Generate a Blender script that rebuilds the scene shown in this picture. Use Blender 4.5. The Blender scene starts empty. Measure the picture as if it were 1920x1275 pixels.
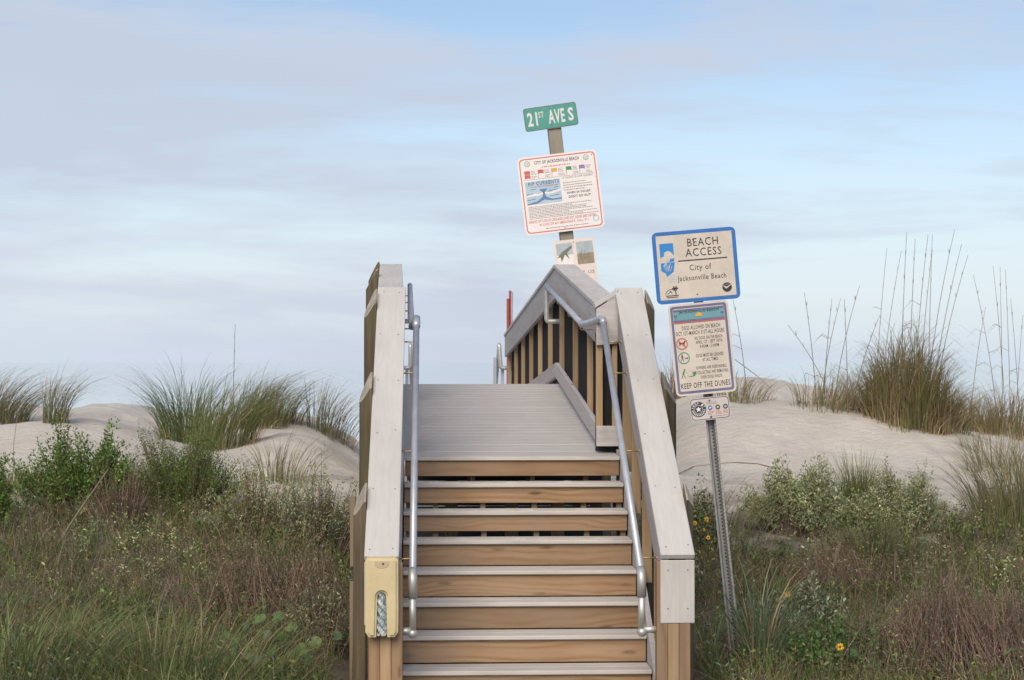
import bpy, bmesh, math, random
import numpy as np
from mathutils import Matrix, Vector, Euler
R = math.radians
rng = np.random.default_rng(7)
random.seed(7)
sc = bpy.context.scene
C = sc.collection
# ------------------------------------------------------------------ camera, sky, sun, exposure
H = 2.12                                   # eye height above the foot of the stairs
F = 3362.0                                 # focal length in photo pixels (1920 wide)
YAW, PITCH = R(2.55), R(0.724)
cam = bpy.data.cameras.new('camera'); camo = bpy.data.objects.new('camera', cam); C.objects.link(camo)
camo.location = (0, 0, H)
camo.rotation_euler = (R(90) + PITCH, 0, -YAW)
cam.sensor_width = 36; cam.lens = F / 1920 * 36
cam.clip_start = .1; cam.clip_end = 60000
cam.dof.use_dof = True; cam.dof.focus_distance = 12.8; cam.dof.aperture_fstop = 7.1
sc.camera = camo
CR = camo.rotation_euler.to_matrix()

SUN_EL, SUN_AZ = R(40), R(196)             # azimuth clockwise from +Y: behind the camera, to its left
w = bpy.data.worlds.new('World'); sc.world = w; w.use_nodes = True
nt = w.node_tree; N = nt.nodes; L = nt.links; N.clear()
def wn(t, **k):
    n = N.new(t)
    for a, b in k.items(): setattr(n, a, b)
    return n
wo = wn('ShaderNodeOutputWorld'); bg = wn('ShaderNodeBackground'); L.new(bg.outputs[0], wo.inputs[0])
sky = wn('ShaderNodeTexSky', sky_type='NISHITA', sun_disc=False); sky.sun_elevation = SUN_EL; sky.sun_rotation = SUN_AZ
sky.air_density = 1.0; sky.dust_density = 0.6; sky.ozone_density = 2.0
bg.inputs['Strength'].default_value = 0.1
tc = wn('ShaderNodeTexCoord')
nrm = wn('ShaderNodeVectorMath', operation='NORMALIZE'); L.new(tc.outputs['Generated'], nrm.inputs[0])
sep = wn('ShaderNodeSeparateXYZ'); L.new(nrm.outputs[0], sep.inputs[0])
def wmath(op, a, b=None, c=None, clamp=False):
    n = wn('ShaderNodeMath', operation=op); n.use_clamp = clamp
    for i, v in enumerate((a, b, c)):
        if v is None: continue
        if isinstance(v, (int, float)): n.inputs[i].default_value = v
        else: L.new(v, n.inputs[i])
    return n.outputs[0]
def wmix(f, a, b):
    n = wn('ShaderNodeMix', data_type='RGBA')
    if isinstance(f, (int, float)): n.inputs[0].default_value = f
    else: L.new(f, n.inputs[0])
    for i, v in ((6, a), (7, b)):
        if isinstance(v, tuple): n.inputs[i].default_value = (*v, 1)
        else: L.new(v, n.inputs[i])
    return n.outputs[2]
def wnoise(scale3, detail, rough, off=(0, 0, 0), dist=0.0):
    m = wn('ShaderNodeMapping'); L.new(nrm.outputs[0], m.inputs[0]); m.inputs['Scale'].default_value = scale3; m.inputs['Location'].default_value = off
    n = wn('ShaderNodeTexNoise'); n.inputs['Scale'].default_value = 1; n.inputs['Detail'].default_value = detail
    n.inputs['Roughness'].default_value = rough; n.inputs['Distortion'].default_value = dist; L.new(m.outputs[0], n.inputs[0])
    return n.outputs[0]
def wramp(v, a, b): return wmath('SMOOTH_MIN', wmath('SMOOTH_MAX', wmath('DIVIDE', wmath('SUBTRACT', v, a), b - a), 0.0, .12), 1.0, .12, clamp=True)
zc = sep.outputs['Z']
# broad bands of thin cloud, denser low in the sky, over clear blue above
n1 = wnoise((2.2, 2.2, 17), 6, .55, (1.3, .4, .35), .5)
n2 = wnoise((9, 9, 52), 5, .6, (3.1, 1.7, 2.2), .3)
n3 = wnoise((1.6, 1.6, 7), 3, .5, (5.5, 2.0, 1.0))
dens = wmath('ADD', wmath('MULTIPLY', n1, .75), wmath('MULTIPLY', n2, .25))
lowbias = wmath('ADD', wmath('MULTIPLY', wmath('SUBTRACT', .13, zc), .75), wmath('MULTIPLY', sep.outputs['X'], -.52))
dens = wmath('ADD', dens, wmath('MINIMUM', wmath('MAXIMUM', lowbias, -.075), .07))
cmask = wramp(dens, .46, .60)
cmask = wmath('MULTIPLY', cmask, .9)
skyk = wn('ShaderNodeVectorMath', operation='MULTIPLY'); L.new(sky.outputs[0], skyk.inputs[0]); skyk.inputs[1].default_value = (1.12, 1.05, 1.03)
hz = wramp(zc, -.02, .17)
clear = wmix(wmath('MULTIPLY', wmath('SUBTRACT', 1.0, hz), .92), skyk.outputs[0], (5.1, 6.1, 7.4))
cloudc = wmix(wramp(n3, .40, .60), (4.55, 5.05, 6.05), (5.2, 5.65, 6.5))
skyc = wmix(cmask, clear, cloudc)
L.new(skyc, bg.inputs['Color'])

sun = bpy.data.lights.new('sun', 'SUN'); suno = bpy.data.objects.new('sun', sun); C.objects.link(suno)
sun.energy = 2.6; sun.angle = R(44); sun.color = (1.0, .89, .74)
sd = Vector((math.sin(SUN_AZ) * math.cos(SUN_EL), math.cos(SUN_AZ) * math.cos(SUN_EL), math.sin(SUN_EL)))
suno.rotation_euler = sd.to_track_quat('Z', 'Y').to_euler(); suno.location = (-8, -12, 20)
sc.view_settings.view_transform = 'Standard'; sc.view_settings.look = 'None'; sc.view_settings.gamma = 1
sc.view_settings.use_curve_mapping = False; sc.view_settings.exposure = 0.32

# ------------------------------------------------------------------ helpers
def ray(px, py):
    return CR @ Vector(((px - 960) / F, (637.5 - py) / F, -1))
def P(px, py, Y):
    d = ray(px, py); k = Y / d.y
    return Vector((d.x * k, Y, H + d.z * k))
WM = {}
def thing(name, label, cat, loc, group=None):
    o = bpy.data.objects.new(name, None); C.objects.link(o); o.empty_display_size = .2
    o.location = loc; o['label'] = label; o['category'] = cat
    if group: o['group'] = group
    WM[o] = Matrix.Translation(loc); return o
def put(o, parent, M):
    """link o with world matrix M, under parent"""
    C.objects.link(o); WM[o] = M
    if parent is not None:
        o.parent = parent; o.matrix_basis = WM[parent].inverted() @ M
    else: o.matrix_basis = M
    return o
def tag(o, label, cat, group=None, kind=None):
    o['label'] = label; o['category'] = cat
    if group: o['group'] = group
    if kind: o['kind'] = kind
    return o
I4 = Matrix.Identity(4)
def mesh_from(bm, name, mat, smooth=False):
    me = bpy.data.meshes.new(name); bm.to_mesh(me); bm.free()
    for m in (mat if isinstance(mat, (list, tuple)) else [mat]): me.materials.append(m)
    if smooth:
        for p in me.polygons: p.use_smooth = True
    return me
def obj(name, bm, mat, parent, M=I4, smooth=False):
    return put(bpy.data.objects.new(name, mesh_from(bm, name, mat, smooth)), parent, M)
def bbox(bm, c, s, bev=0.0, M=None):
    r = bmesh.ops.create_cube(bm, size=1.0); vs = r['verts']
    for v in vs: v.co = Vector((v.co.x * s[0] + c[0], v.co.y * s[1] + c[1], v.co.z * s[2] + c[2]))
    if bev > 0:
        es = list({e for v in vs for e in v.link_edges})
        r = bmesh.ops.bevel(bm, geom=es, offset=bev, segments=1, affect='EDGES'); vs = list({v for f in r['faces'] for v in f.verts})
    if M is not None:
        for v in vs: v.co = M @ v.co
def frame(p0, p1, up):
    x = (Vector(p1) - Vector(p0)); ln = x.length; x.normalize()
    z = Vector(up); z = (z - x * z.dot(x)).normalized(); y = z.cross(x)
    M = Matrix((x, y, z)).transposed().to_4x4(); M.translation = (Vector(p0) + Vector(p1)) / 2
    return M, ln
def board(name, p0, p1, wid, th, up, mat, parent, bev=.003, endcut=None):
    """a board of its own: local X along the grain, local Z = thickness along 'up'"""
    M, ln = frame(p0, p1, up); bm = bmesh.new(); bbox(bm, (0, 0, 0), (ln, wid, th), bev)
    return obj(name, bm, mat, parent, M)
def prism(bm, pts, d, axis='y', y0=0.0, bev=0.0):
    """polygon pts (x,z) extruded along +y from y0 to y0+d"""
    a = [bm.verts.new((x, y0, z)) for x, z in pts]; b = [bm.verts.new((x, y0 + d, z)) for x, z in pts]
    n = len(pts); fs = [bm.faces.new(a), bm.faces.new(b[::-1])]
    for i in range(n): fs.append(bm.faces.new((a[i], b[i], b[(i + 1) % n], a[(i + 1) % n])))
    bmesh.ops.recalc_face_normals(bm, faces=fs)
    if bev: bmesh.ops.bevel(bm, geom=list({e for f in fs for e in f.edges}), offset=bev, segments=1, affect='EDGES')
def tube(bm, pts, r, n=10, cap=True):
    pts = [Vector(p) for p in pts]; rs = r if isinstance(r, (list, tuple)) else [r] * len(pts)
    rings = []; up = Vector((0, 0, 1)); prev = None
    for i, p in enumerate(pts):
        t = (pts[min(i + 1, len(pts) - 1)] - pts[max(i - 1, 0)]).normalized()
        if prev is None:
            a = t.cross(up) if abs(t.dot(up)) < .95 else t.cross(Vector((1, 0, 0)))
        else: a = prev - t * prev.dot(t)
        a.normalize(); b = t.cross(a); prev = a
        rings.append([bm.verts.new(p + (a * math.cos(2 * math.pi * k / n) + b * math.sin(2 * math.pi * k / n)) * rs[i]) for k in range(n)])
    for i in range(len(rings) - 1):
        for k in range(n):
            bm.faces.new((rings[i][k], rings[i][(k + 1) % n], rings[i + 1][(k + 1) % n], rings[i + 1][k]))
    if cap:
        bm.faces.new(rings[0][::-1]); bm.faces.new(rings[-1])
def smooth_path(pts, rad, seg=5):
    """polyline with rounded corners"""
    pts = [Vector(p) for p in pts]; out = [pts[0]]
    for i in range(1, len(pts) - 1):
        a, b, c = pts[i - 1], pts[i], pts[i + 1]
        d = min(rad, (a - b).length * .45, (c - b).length * .45)
        s = b + (a - b).normalized() * d; e = b + (c - b).normalized() * d
        for k in range(seg + 1):
            t = k / seg; out.append(s * (1 - t) ** 2 + b * 2 * t * (1 - t) + e * t * t)
    out.append(pts[-1]); return out

# ------------------------------------------------------------------ materials
class MT:
    def __init__(s, name, rough=.7, metal=0.0, spec=None):
        s.m = bpy.data.materials.new(name); s.m.use_nodes = True; s.t = s.m.node_tree; s.N = s.t.nodes; s.L = s.t.links
        s.b = s.N['Principled BSDF']; s.b.inputs['Roughness'].default_value = rough; s.b.inputs['Metallic'].default_value = metal
        if spec is not None: s.b.inputs['Specular IOR Level'].default_value = spec
        s.tc = s.N.new('ShaderNodeTexCoord')
    def n(s, t, **k):
        x = s.N.new(t)
        for a, b in k.items(): setattr(x, a, b)
        return x
    def map(s, scale=(1, 1, 1), src='Object', rnd=0.0, loc=(0, 0, 0)):
        m = s.n('ShaderNodeMapping'); m.inputs['Scale'].default_value = scale; m.inputs['Location'].default_value = loc
        src = s.tc.outputs[src]
        if rnd:
            oi = s.n('ShaderNodeObjectInfo'); mu = s.n('ShaderNodeVectorMath', operation='SCALE'); mu.inputs['Scale'].default_value = rnd
            cb = s.n('ShaderNodeCombineXYZ')
            for i in range(3):
                a = s.math('FRACT', s.math('MULTIPLY', oi.outputs['Random'], (1.0, 7.31, 13.7)[i])); s.L.new(a, cb.inputs[i])
            s.L.new(cb.outputs[0], mu.inputs[0]); ad = s.n('ShaderNodeVectorMath', operation='ADD')
            s.L.new(src, ad.inputs[0]); s.L.new(mu.outputs[0], ad.inputs[1]); src = ad.outputs[0]
        s.L.new(src, m.inputs[0]); return m.outputs[0]
    def noise(s, vec, scale, detail=4, rough=.55, dist=0.0):
        x = s.n('ShaderNodeTexNoise'); x.inputs['Scale'].default_value = scale; x.inputs['Detail'].default_value = detail
        x.inputs['Roughness'].default_value = rough; x.inputs['Distortion'].default_value = dist; s.L.new(vec, x.inputs[0]); return x.outputs[0]
    def math(s, op, a, b=None, c=None, clamp=False):
        n = s.n('ShaderNodeMath', operation=op); n.use_clamp = clamp
        for i, v in enumerate((a, b, c)):
            if v is None: continue
            if isinstance(v, (int, float)): n.inputs[i].default_value = v
            else: s.L.new(v, n.inputs[i])
        return n.outputs[0]
    def ramp(s, v, stops):
        r = s.n('ShaderNodeValToRGB'); e = r.color_ramp.elements
        e[0].position, e[1].position = stops[0][0], stops[-1][0]
        for p, c in stops[1:-1]: e.new(p)
        for i, (p, c) in enumerate(stops): e[i].position = p; e[i].color = (*c, 1) if not isinstance(c, (int, float)) else (c, c, c, 1)
        s.L.new(v, r.inputs[0]); return r.outputs[0]
    def mix(s, f, a, b, blend='MIX'):
        n = s.n('ShaderNodeMix', data_type='RGBA', blend_type=blend)
        if isinstance(f, (int, float)): n.inputs[0].default_value = f
        else: s.L.new(f, n.inputs[0])
        for i, v in ((6, a), (7, b)):
            if isinstance(v, tuple): n.inputs[i].default_value = (*v, 1)
            else: s.L.new(v, n.inputs[i])
        return n.outputs[2]
    def col(s, v):
        if isinstance(v, tuple): s.b.inputs['Base Color'].default_value = (*v, 1)
        else: s.L.new(v, s.b.inputs['Base Color'])
        return s
    def bump(s, h, strength=.3, dist=.002):
        b = s.n('ShaderNodeBump'); b.inputs['Strength'].default_value = strength; b.inputs['Distance'].default_value = dist
        s.L.new(h, b.inputs['Height']); s.L.new(b.outputs[0], s.b.inputs['Normal']); return s

def wood(name, light, mid, dark, ringf=22, knots=True, grey=None, rough=.75, rc=.55):
    m = MT(name, rough, spec=.25)
    v = m.map((1, 1, 1), rnd=4.0)
    warp = m.noise(m.map((1.1, 2.5, 2.5), rnd=6.0), 1.0, 2, .5)
    sx = m.n('ShaderNodeSeparateXYZ'); m.L.new(m.map((1, 1, 1), rnd=.11), sx.inputs[0])
    yy = m.math('ADD', m.math('SUBTRACT', sx.outputs[1], .05), m.math('MULTIPLY', m.math('SUBTRACT', warp, .5), .22))
    zz = m.math('ADD', sx.outputs[2], .035)
    r = m.math('SQRT', m.math('ADD', m.math('MULTIPLY', yy, yy), m.math('MULTIPLY', zz, zz)))
    rings = m.math('ADD', m.math('MULTIPLY', m.math('SINE', m.math('MULTIPLY', r, ringf * 6.283 * 2)), .5), .5)
    rings = m.math('POWER', rings, 2.2)
    fib = m.noise(m.map((2.2, 55, 55), rnd=5.0), 1.0, 6, .7)
    blot = m.noise(m.map((2.5, 9, 9), rnd=9.0), 1.0, 4, .6)
    c = m.mix(m.math('MULTIPLY', rings, rc), light, mid)
    c = m.mix(m.math('MULTIPLY', m.ramp(fib, [(.38, 0.0), (.72, 1.0)]), .5), c, dark)
    c = m.mix(m.math('MULTIPLY', m.ramp(blot, [(.35, 0.0), (.75, 1.0)]), .55), c, mid)
    if knots:
        vo = m.n('ShaderNodeTexVoronoi'); vo.inputs['Scale'].default_value = 1.0; vo.inputs['Randomness'].default_value = 1.0
        m.L.new(m.map((2.6, 10, 10), rnd=17.0), vo.inputs['Vector'])
        k = m.ramp(vo.outputs['Distance'], [(0.0, .6), (.05, 1.0), (.10, .6), (.17, 0.0)])
        c = m.mix(m.math('MULTIPLY', k, .85), c, tuple(x * .35 for x in dark))
    if grey:
        g = m.noise(m.map((1.6, 5, 5), rnd=3.0), 1.0, 4, .6)
        c = m.mix(m.math('MULTIPLY', m.ramp(g, [(.35, 0.0), (.7, 1.0)]), .8), c, grey)
    oi = m.n('ShaderNodeObjectInfo'); br = m.math('ADD', m.math('MULTIPLY', oi.outputs['Random'], .36), .80)
    hs = m.n('ShaderNodeHueSaturation'); m.L.new(br, hs.inputs['Value']); m.L.new(c, hs.inputs['Color'])
    m.col(hs.outputs[0]); m.bump(m.math('ADD', m.math('MULTIPLY', rings, .4), fib), .35, .0015)
    return m.m
PINE = wood('pine', (.38, .25, .15), (.25, .145, .075), (.21, .13, .075), 24, rc=.95, grey=(.33, .235, .155))
PINE_DARK = wood('pine_damp', (.38, .25, .145), (.24, .135, .07), (.17, .10, .055), 26, rc=.95, grey=(.31, .225, .15))
WEATHERED = wood('weathered_wood', (.54, .51, .49), (.37, .345, .335), (.20, .18, .175), 20, knots=True, grey=(.50, .465, .46), rc=.6)
PICKET = wood('picket_wood', (.46, .33, .20), (.36, .23, .12), (.27, .17, .095), 24, knots=False)

def composite(name, a, b, grain=True):
    m = MT(name, .8, spec=.15)
    n1_ = m.noise(m.map((5, 42, 42), rnd=7.0), 1.0, 5, .65); n2_ = m.noise(m.map((1.2, 3, 3), rnd=7.0), 1.0, 4, .6)
    sp = m.noise(m.map((60, 60, 60), rnd=3.0), 1.0, 2, .6)
    c = m.mix(m.ramp(n1_, [(.35, 0.0), (.68, 1.0)]), a, b)
    c = m.mix(m.math('MULTIPLY', m.ramp(n2_, [(.42, 0.0), (.72, 1.0)]), .6), c, tuple(x * .74 for x in b))
    c = m.mix(m.math('MULTIPLY', m.ramp(sp, [(.66, 0.0), (.76, 1.0)]), .25), c, (.62, .57, .50))
    m.col(c); m.bump(n1_, .25, .0015); return m.m
CAP = composite('composite_cap', (.565, .54, .505), (.515, .49, .46))
TREAD = composite('composite_tread', (.58, .54, .495), (.50, .46, .42))
# deck boards: ribbed grey composite with blown sand
m = MT('ribbed_deck', .75, spec=.3)
a = m.noise(m.map((2, 30, 5), rnd=9.0), 1.0, 4, .6); s_ = m.noise(m.map((3, 3, 3), src='Object', rnd=5), 1.0, 5, .7)
sep_ = m.n('ShaderNodeSeparateXYZ'); m.L.new(m.tc.outputs['Object'], sep_.inputs[0])
rib = m.math('ADD', m.math('MULTIPLY', m.math('SINE', m.math('MULTIPLY', sep_.outputs[1], 6.283 / .0156)), .5), .5)
c = m.mix(m.ramp(a, [(.35, 0.0), (.7, 1.0)]), (.47, .445, .425), (.43, .405, .39))
c = m.mix(m.math('MULTIPLY', m.ramp(s_, [(.42, 0.0), (.72, 1.0)]), m.math('SUBTRACT', .75, m.math('MULTIPLY', rib, .45))), c, (.54, .50, .46))
m.col(c); m.bump(rib, .35, .002); DECK = m.m
# round treated pile: olive, streaked, mossy
m = MT('pile_wood', .85, spec=.2)
st = m.noise(m.map((26, 26, 1.6), src='Object', rnd=5), 1.0, 5, .65); bl = m.noise(m.map((5, 5, 2.0), rnd=5), 1.0, 4, .6)
c = m.mix(m.ramp(st, [(.32, 0.0), (.7, 1.0)]), (.17, .132, .08), (.065, .052, .034))
c = m.mix(m.ramp(bl, [(.45, 0.0), (.7, .8)]), c, (.095, .09, .048)); m.col(c); m.bump(st, .8, .008); PILE = m.m
m = MT('pile_end_grain', .8); m.col(m.mix(m.ramp(m.noise(m.map((12, 12, 12)), 1.0, 4), [(.4, 0.0), (.65, 1.0)]), (.42, .36, .28), (.27, .235, .19))); PILEEND = m.m
def plain(name, col, rough=.6, metal=0.0, var=.0, scale=8.0, spec=None):
    m = MT(name, rough, metal, spec)
    if var: m.col(m.mix(m.ramp(m.noise(m.map((1, 1, 1), rnd=4), scale, 5, .65), [(.35, 0.0), (.7, 1.0)]), col, tuple(x * (1 - var) for x in col)))
    else: m.col(col)
    return m.m
PIPE = plain('anodised_pipe', (.49, .515, .56), .38, .3, .22, 9)
FIT = plain('aluminium_fitting', (.60, .60, .56), .48, .6, .2, 14)
BRASS = plain('brass_bracket', (.55, .42, .22), .4, .8, .2, 20)
WIRE = plain('black_vinyl_wire', (.012, .012, .014), .75)
SCREW = plain('screw_head', (.25, .23, .21), .5, .5)
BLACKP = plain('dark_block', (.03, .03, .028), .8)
BLOWN = plain('blown_sand', (.60, .56, .50), .9, 0, .2, 60)
STRG = wood('stringer_wood', (.30, .23, .15), (.22, .16, .095), (.15, .11, .07), 18)

# ------------------------------------------------------------------ ground
def cx(px, Y): return P(px, 680, Y).x
def curve_at(X, Y0, pxs, pys):
    xs = np.array([cx(p, Y0) for p in pxs]); zs = np.array([P(960, q, Y0).z for q in pys])
    # correct px dependence of the tiny yaw: use exact points
    zs = np.array([P(p, q, Y0).z for p, q in zip(pxs, pys)])
    return np.interp(X, xs, zs)
R1X = [-900, 0, 60, 130, 200, 300, 380, 450, 520, 580, 640, 670, 720, 1000, 1180, 1240, 1300, 1400, 1500, 1560, 1640, 1700, 1760, 1840, 1920, 2100, 2900]
R1Y = [800, 800, 792, 785, 792, 830, 845, 838, 812, 815, 850, 880, 905, 915, 870, 800, 760, 748, 755, 762, 772, 786, 798, 822, 850, 850, 840]
R2X = [-900, 0, 70, 130, 200, 255, 300, 380, 460, 510, 560, 610, 650, 680, 740, 1000, 1150, 1220, 1270, 1310, 1380, 1430, 1480, 1530, 1600, 1680, 1760, 1850, 1920, 2100, 2900]
R2Y = [752, 757, 768, 774, 753, 764, 780, 782, 770, 766, 775, 795, 822, 850, 885, 890, 845, 770, 742, 728, 705, 711, 719, 726, 740, 755, 765, 780, 790, 780, 770]
def sm(t): t = np.clip(t, 0, 1); return t * t * (3 - 2 * t)
def fbm(X, Y, s):
    return (np.sin(X * 1.7 * s + 1.3) * np.cos(Y * 1.3 * s + .4) + .5 * np.sin(X * 3.1 * s + Y * 2.3 * s) + .35 * np.cos(X * 5.3 * s - Y * 4.1 * s + 2) + .22 * np.sin(X * 9.7 * s + 2.2 * Y * s + np.sin(Y * 7 * s)))
def zg(X, Y):
    X = np.asarray(X, float); Y = np.asarray(Y, float)
    r1 = np.zeros_like(X); r2 = np.zeros_like(X)
    for k in (-.25, 0, .25):
        r1 = r1 + curve_at(X + k, 22, R1X, R1Y) / 3; r2 = r2 + curve_at(X + k * .8, 27, R2X, R2Y) / 3
    ks = [(0, H - 1.8), (9, H - 2.13), (12, H - 2.05), (14, H - 1.86), (17, H - 1.5), (19, H - 1.2)]
    z = np.full_like(X, ks[0][1])
    for (a, za), (b, zb) in zip(ks[:-1], ks[1:]):
        t = np.clip((Y - a) / (b - a), 0, 1); z = z + (zb - za) * t
    z19 = H - 1.2
    z = np.where(Y > 19, z19 + (r1 - z19) * sm((Y - 19) / 3) , z)
    z = np.where(Y > 22, r1 + (r2 - r1) * sm((Y - 22) / 5) - .10 * np.sin(np.clip((Y - 22) / 5, 0, 1) * math.pi) ** 2, z)
    z = np.where(Y > 27, r2 + (H - 4.2 - r2) * sm((Y - 27) / 22), z)
    z = np.where(Y > 49, H - 4.2 - (Y - 49) * .02, z)
    z = np.maximum(z, H - 9)
    amp = np.interp(Y, [9, 13, 18, 24, 30, 45], [.015, .03, .025, .022, .03, .03])
    z = z + amp * fbm(X, Y, 1.0) * .6 + amp * .35 * fbm(X + 5, Y, 3.1)
    # trodden hollow under and before the stairs
    mk = sm((X + .9) / .4) * (1 - sm((X - 1.6) / .5)) * (1 - sm((Y - 13.8) / 3))
    z = z * (1 - mk) + np.minimum(z, -.01 + 0 * X) * mk
    return z
def hit(px, py):
    d = ray(px, py); prev = None
    Y = 6.0
    while Y < 60:
        k = Y / d.y; z = H + d.z * k; g = float(zg(d.x * k, Y))
        if z <= g: return Vector((d.x * k, Y, g))
        Y += .05
    return Vector((d.x * 27 / d.y, 27, float(zg(d.x * 27 / d.y, 27))))
def lines(lo, hi, step, far, near):
    a = list(np.arange(lo, hi + step, step)); s = step; v = a[-1]
    while v < far: s *= 1.35; v += s; a.append(v)
    s = step; v = a[0]
    while v > near: s *= 1.35; v -= s; a.insert(0, v)
    return np.array(a)
gx = lines(-8.5, 10.5, .1, 9000, -9000); gy = lines(8, 33, .1, 9000, -3000)
GX, GY = np.meshgrid(gx, gy); GZ = zg(GX, np.maximum(GY, 0))
fr = np.random.default_rng(3)
for i in range(420):
    fx_, fy_ = fr.uniform(-8, 10), fr.uniform(16, 30); r_ = fr.uniform(.10, .22); dp_ = fr.uniform(.012, .045)
    ia, ib = np.searchsorted(gx, (fx_ - .7, fx_ + .7)); ja, jb = np.searchsorted(gy, (fy_ - .7, fy_ + .7))
    q2 = ((GX[ja:jb, ia:ib] - fx_) / r_) ** 2 + ((GY[ja:jb, ia:ib] - fy_) / (r_ * 1.5)) ** 2
    GZ[ja:jb, ia:ib] += dp_ * (.45 * np.exp(-(np.sqrt(q2) - 1.3) ** 2 * 3) - np.exp(-q2))
me = bpy.data.meshes.new('sand_ground'); nx, ny = len(gx), len(gy)
co = np.stack([GX, GY, GZ], -1).reshape(-1, 3)
idx = np.arange(nx * ny).reshape(ny, nx)
q = np.stack([idx[:-1, :-1], idx[:-1, 1:], idx[1:, 1:], idx[1:, :-1]], -1).reshape(-1, 4)
def fast_mesh(me, co, faces, k, smooth=True):
    me.vertices.add(len(co)); me.vertices.foreach_set('co', co.astype(np.float32).ravel())
    me.loops.add(len(faces) * k); me.loops.foreach_set('vertex_index', faces.astype(np.int32).ravel())
    me.polygons.add(len(faces)); me.polygons.foreach_set('loop_start', np.arange(0, len(faces) * k, k, dtype=np.int32))
    me.polygons.foreach_set('loop_total', np.full(len(faces), k, dtype=np.int32))
    if smooth: me.polygons.foreach_set('use_smooth', np.ones(len(faces), bool))
    me.update(calc_edges=True); me.validate()
fast_mesh(me, co, q, 4)
m = MT('dune_sand', .9, spec=.15)
big = m.noise(m.map((1, 1, 1)), .9, 5, .6); fine = m.noise(m.map((1, 1, 1)), 60, 4, .7); mid_ = m.noise(m.map((1, 1.6, 1)), 5.5, 5, .65)
c = m.mix(m.ramp(big, [(.35, 0.0), (.68, 1.0)]), (.64, .595, .525), (.55, .50, .435))
c = m.mix(m.math('MULTIPLY', m.ramp(fine, [(.62, 0.0), (.78, 1.0)]), .35), c, (.28, .24, .2))
wr_ = m.noise(m.map((1.2, 4.5, 1)), 2.2, 6, .7, 1.2); c = m.mix(m.math('MULTIPLY', m.ramp(wr_, [(.46, 0.0), (.62, 1.0)]), .30), c, (.44, .385, .33))  # ripple shading painted in as colour; relief barely shows in soft light
sp = m.noise(m.map((1, 1, 1)), 17, 4, .75); c = m.mix(m.math('MULTIPLY', m.ramp(sp, [(.66, 0.0), (.72, 1.0)]), .5), c, (.25, .20, .15))
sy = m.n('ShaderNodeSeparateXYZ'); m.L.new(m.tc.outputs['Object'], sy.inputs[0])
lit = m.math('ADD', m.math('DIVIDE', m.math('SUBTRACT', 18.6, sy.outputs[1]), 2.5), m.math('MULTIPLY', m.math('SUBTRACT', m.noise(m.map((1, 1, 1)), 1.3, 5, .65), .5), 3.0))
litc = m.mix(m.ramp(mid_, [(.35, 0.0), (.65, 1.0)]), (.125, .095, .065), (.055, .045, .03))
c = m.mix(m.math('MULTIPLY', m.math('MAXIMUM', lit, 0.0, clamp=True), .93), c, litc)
m.col(c); m.bump(m.math('ADD', m.math('MULTIPLY', mid_, 1.0), m.math('MULTIPLY', fine, .3)), .9, .05)
me.materials.append(m.m); g = bpy.data.objects.new('sand_ground', me); put(g, None, I4); g['kind'] = 'structure'; g['label'] = 'pale sand dunes with leaf litter under the vegetation'

me = bpy.data.meshes.new('sea')
fast_mesh(me, np.array([(-30000, 75, H - 4.65), (30000, 75, H - 4.65), (30000, 50000, H - 4.65), (-30000, 50000, H - 4.65)], float), np.array([[0, 1, 2, 3]]), 4, False)
m = MT('sea_water', .12); m.col((.52, .60, .62)); m.bump(m.noise(m.map((.06, .35, 1)), 1, 5, .6), .06, .1); me.materials.append(m.m)  # pale base colour stands in for the distance haze
o = bpy.data.objects.new('sea', me); put(o, None, I4); o['kind'] = 'structure'; o['label'] = 'pale calm ocean beyond the dunes'

# ------------------------------------------------------------------ the beach walkover: stairs, ramp, railings
Zr = lambda z: z + H                       # heights relative to the eye
W = thing('beach_walkover', 'grey and tan wooden beach walkover with stairs, ramp, capped railings and pipe handrails', 'walkover', (.6, 11.2, 0))
XL0, XR0, Y0, RISE, RUN, ZD = -.205, 1.395, 13.3, .178, .28, -.70
for k in range(1, 8):
    y = Y0 - RUN * k; z = Zr(ZD - RISE * k)
    board('tread', (XL0 + .004 * (k % 2), y + .066, z - .014), (XR0, y + .066, z - .014), .14, .028, (0, 0, 1), TREAD, W, .005)
    board('tread', (XL0, y + .211, z - .0142), (XR0, y + .211, z - .0142), .138, .028, (0, 0, 1), TREAD, W, .005)
for k in range(0, 8):
    y = Y0 - RUN * k + .022; zt = Zr(ZD - RISE * k) - .030
    if k < 3: h = .112
    else: h = RISE - .032
    board('riser_board', (XL0 + .004, y + .019, zt - h / 2), (XR0 - .004, y + .019, zt - h / 2), h, .036, (0, -1, 0), (PINE, PINE_DARK, PINE, PINE, PINE, PINE_DARK, PINE, PINE)[k], W, .003)
    # screw heads in pairs over each stringer
    bm = bmesh.new()
    for xs in (.03, .37, .745, 1.11):
        for dz in (-.3, .3): bmesh.ops.create_icosphere(bm, subdivisions=1, radius=.0035, matrix=Matrix.Translation((xs + rng.normal() * .006, y + .001, zt - h / 2 + dz * h)))
    s = obj("screw_head", bm, SCREW, W); s["kind"] = "stuff"
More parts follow.
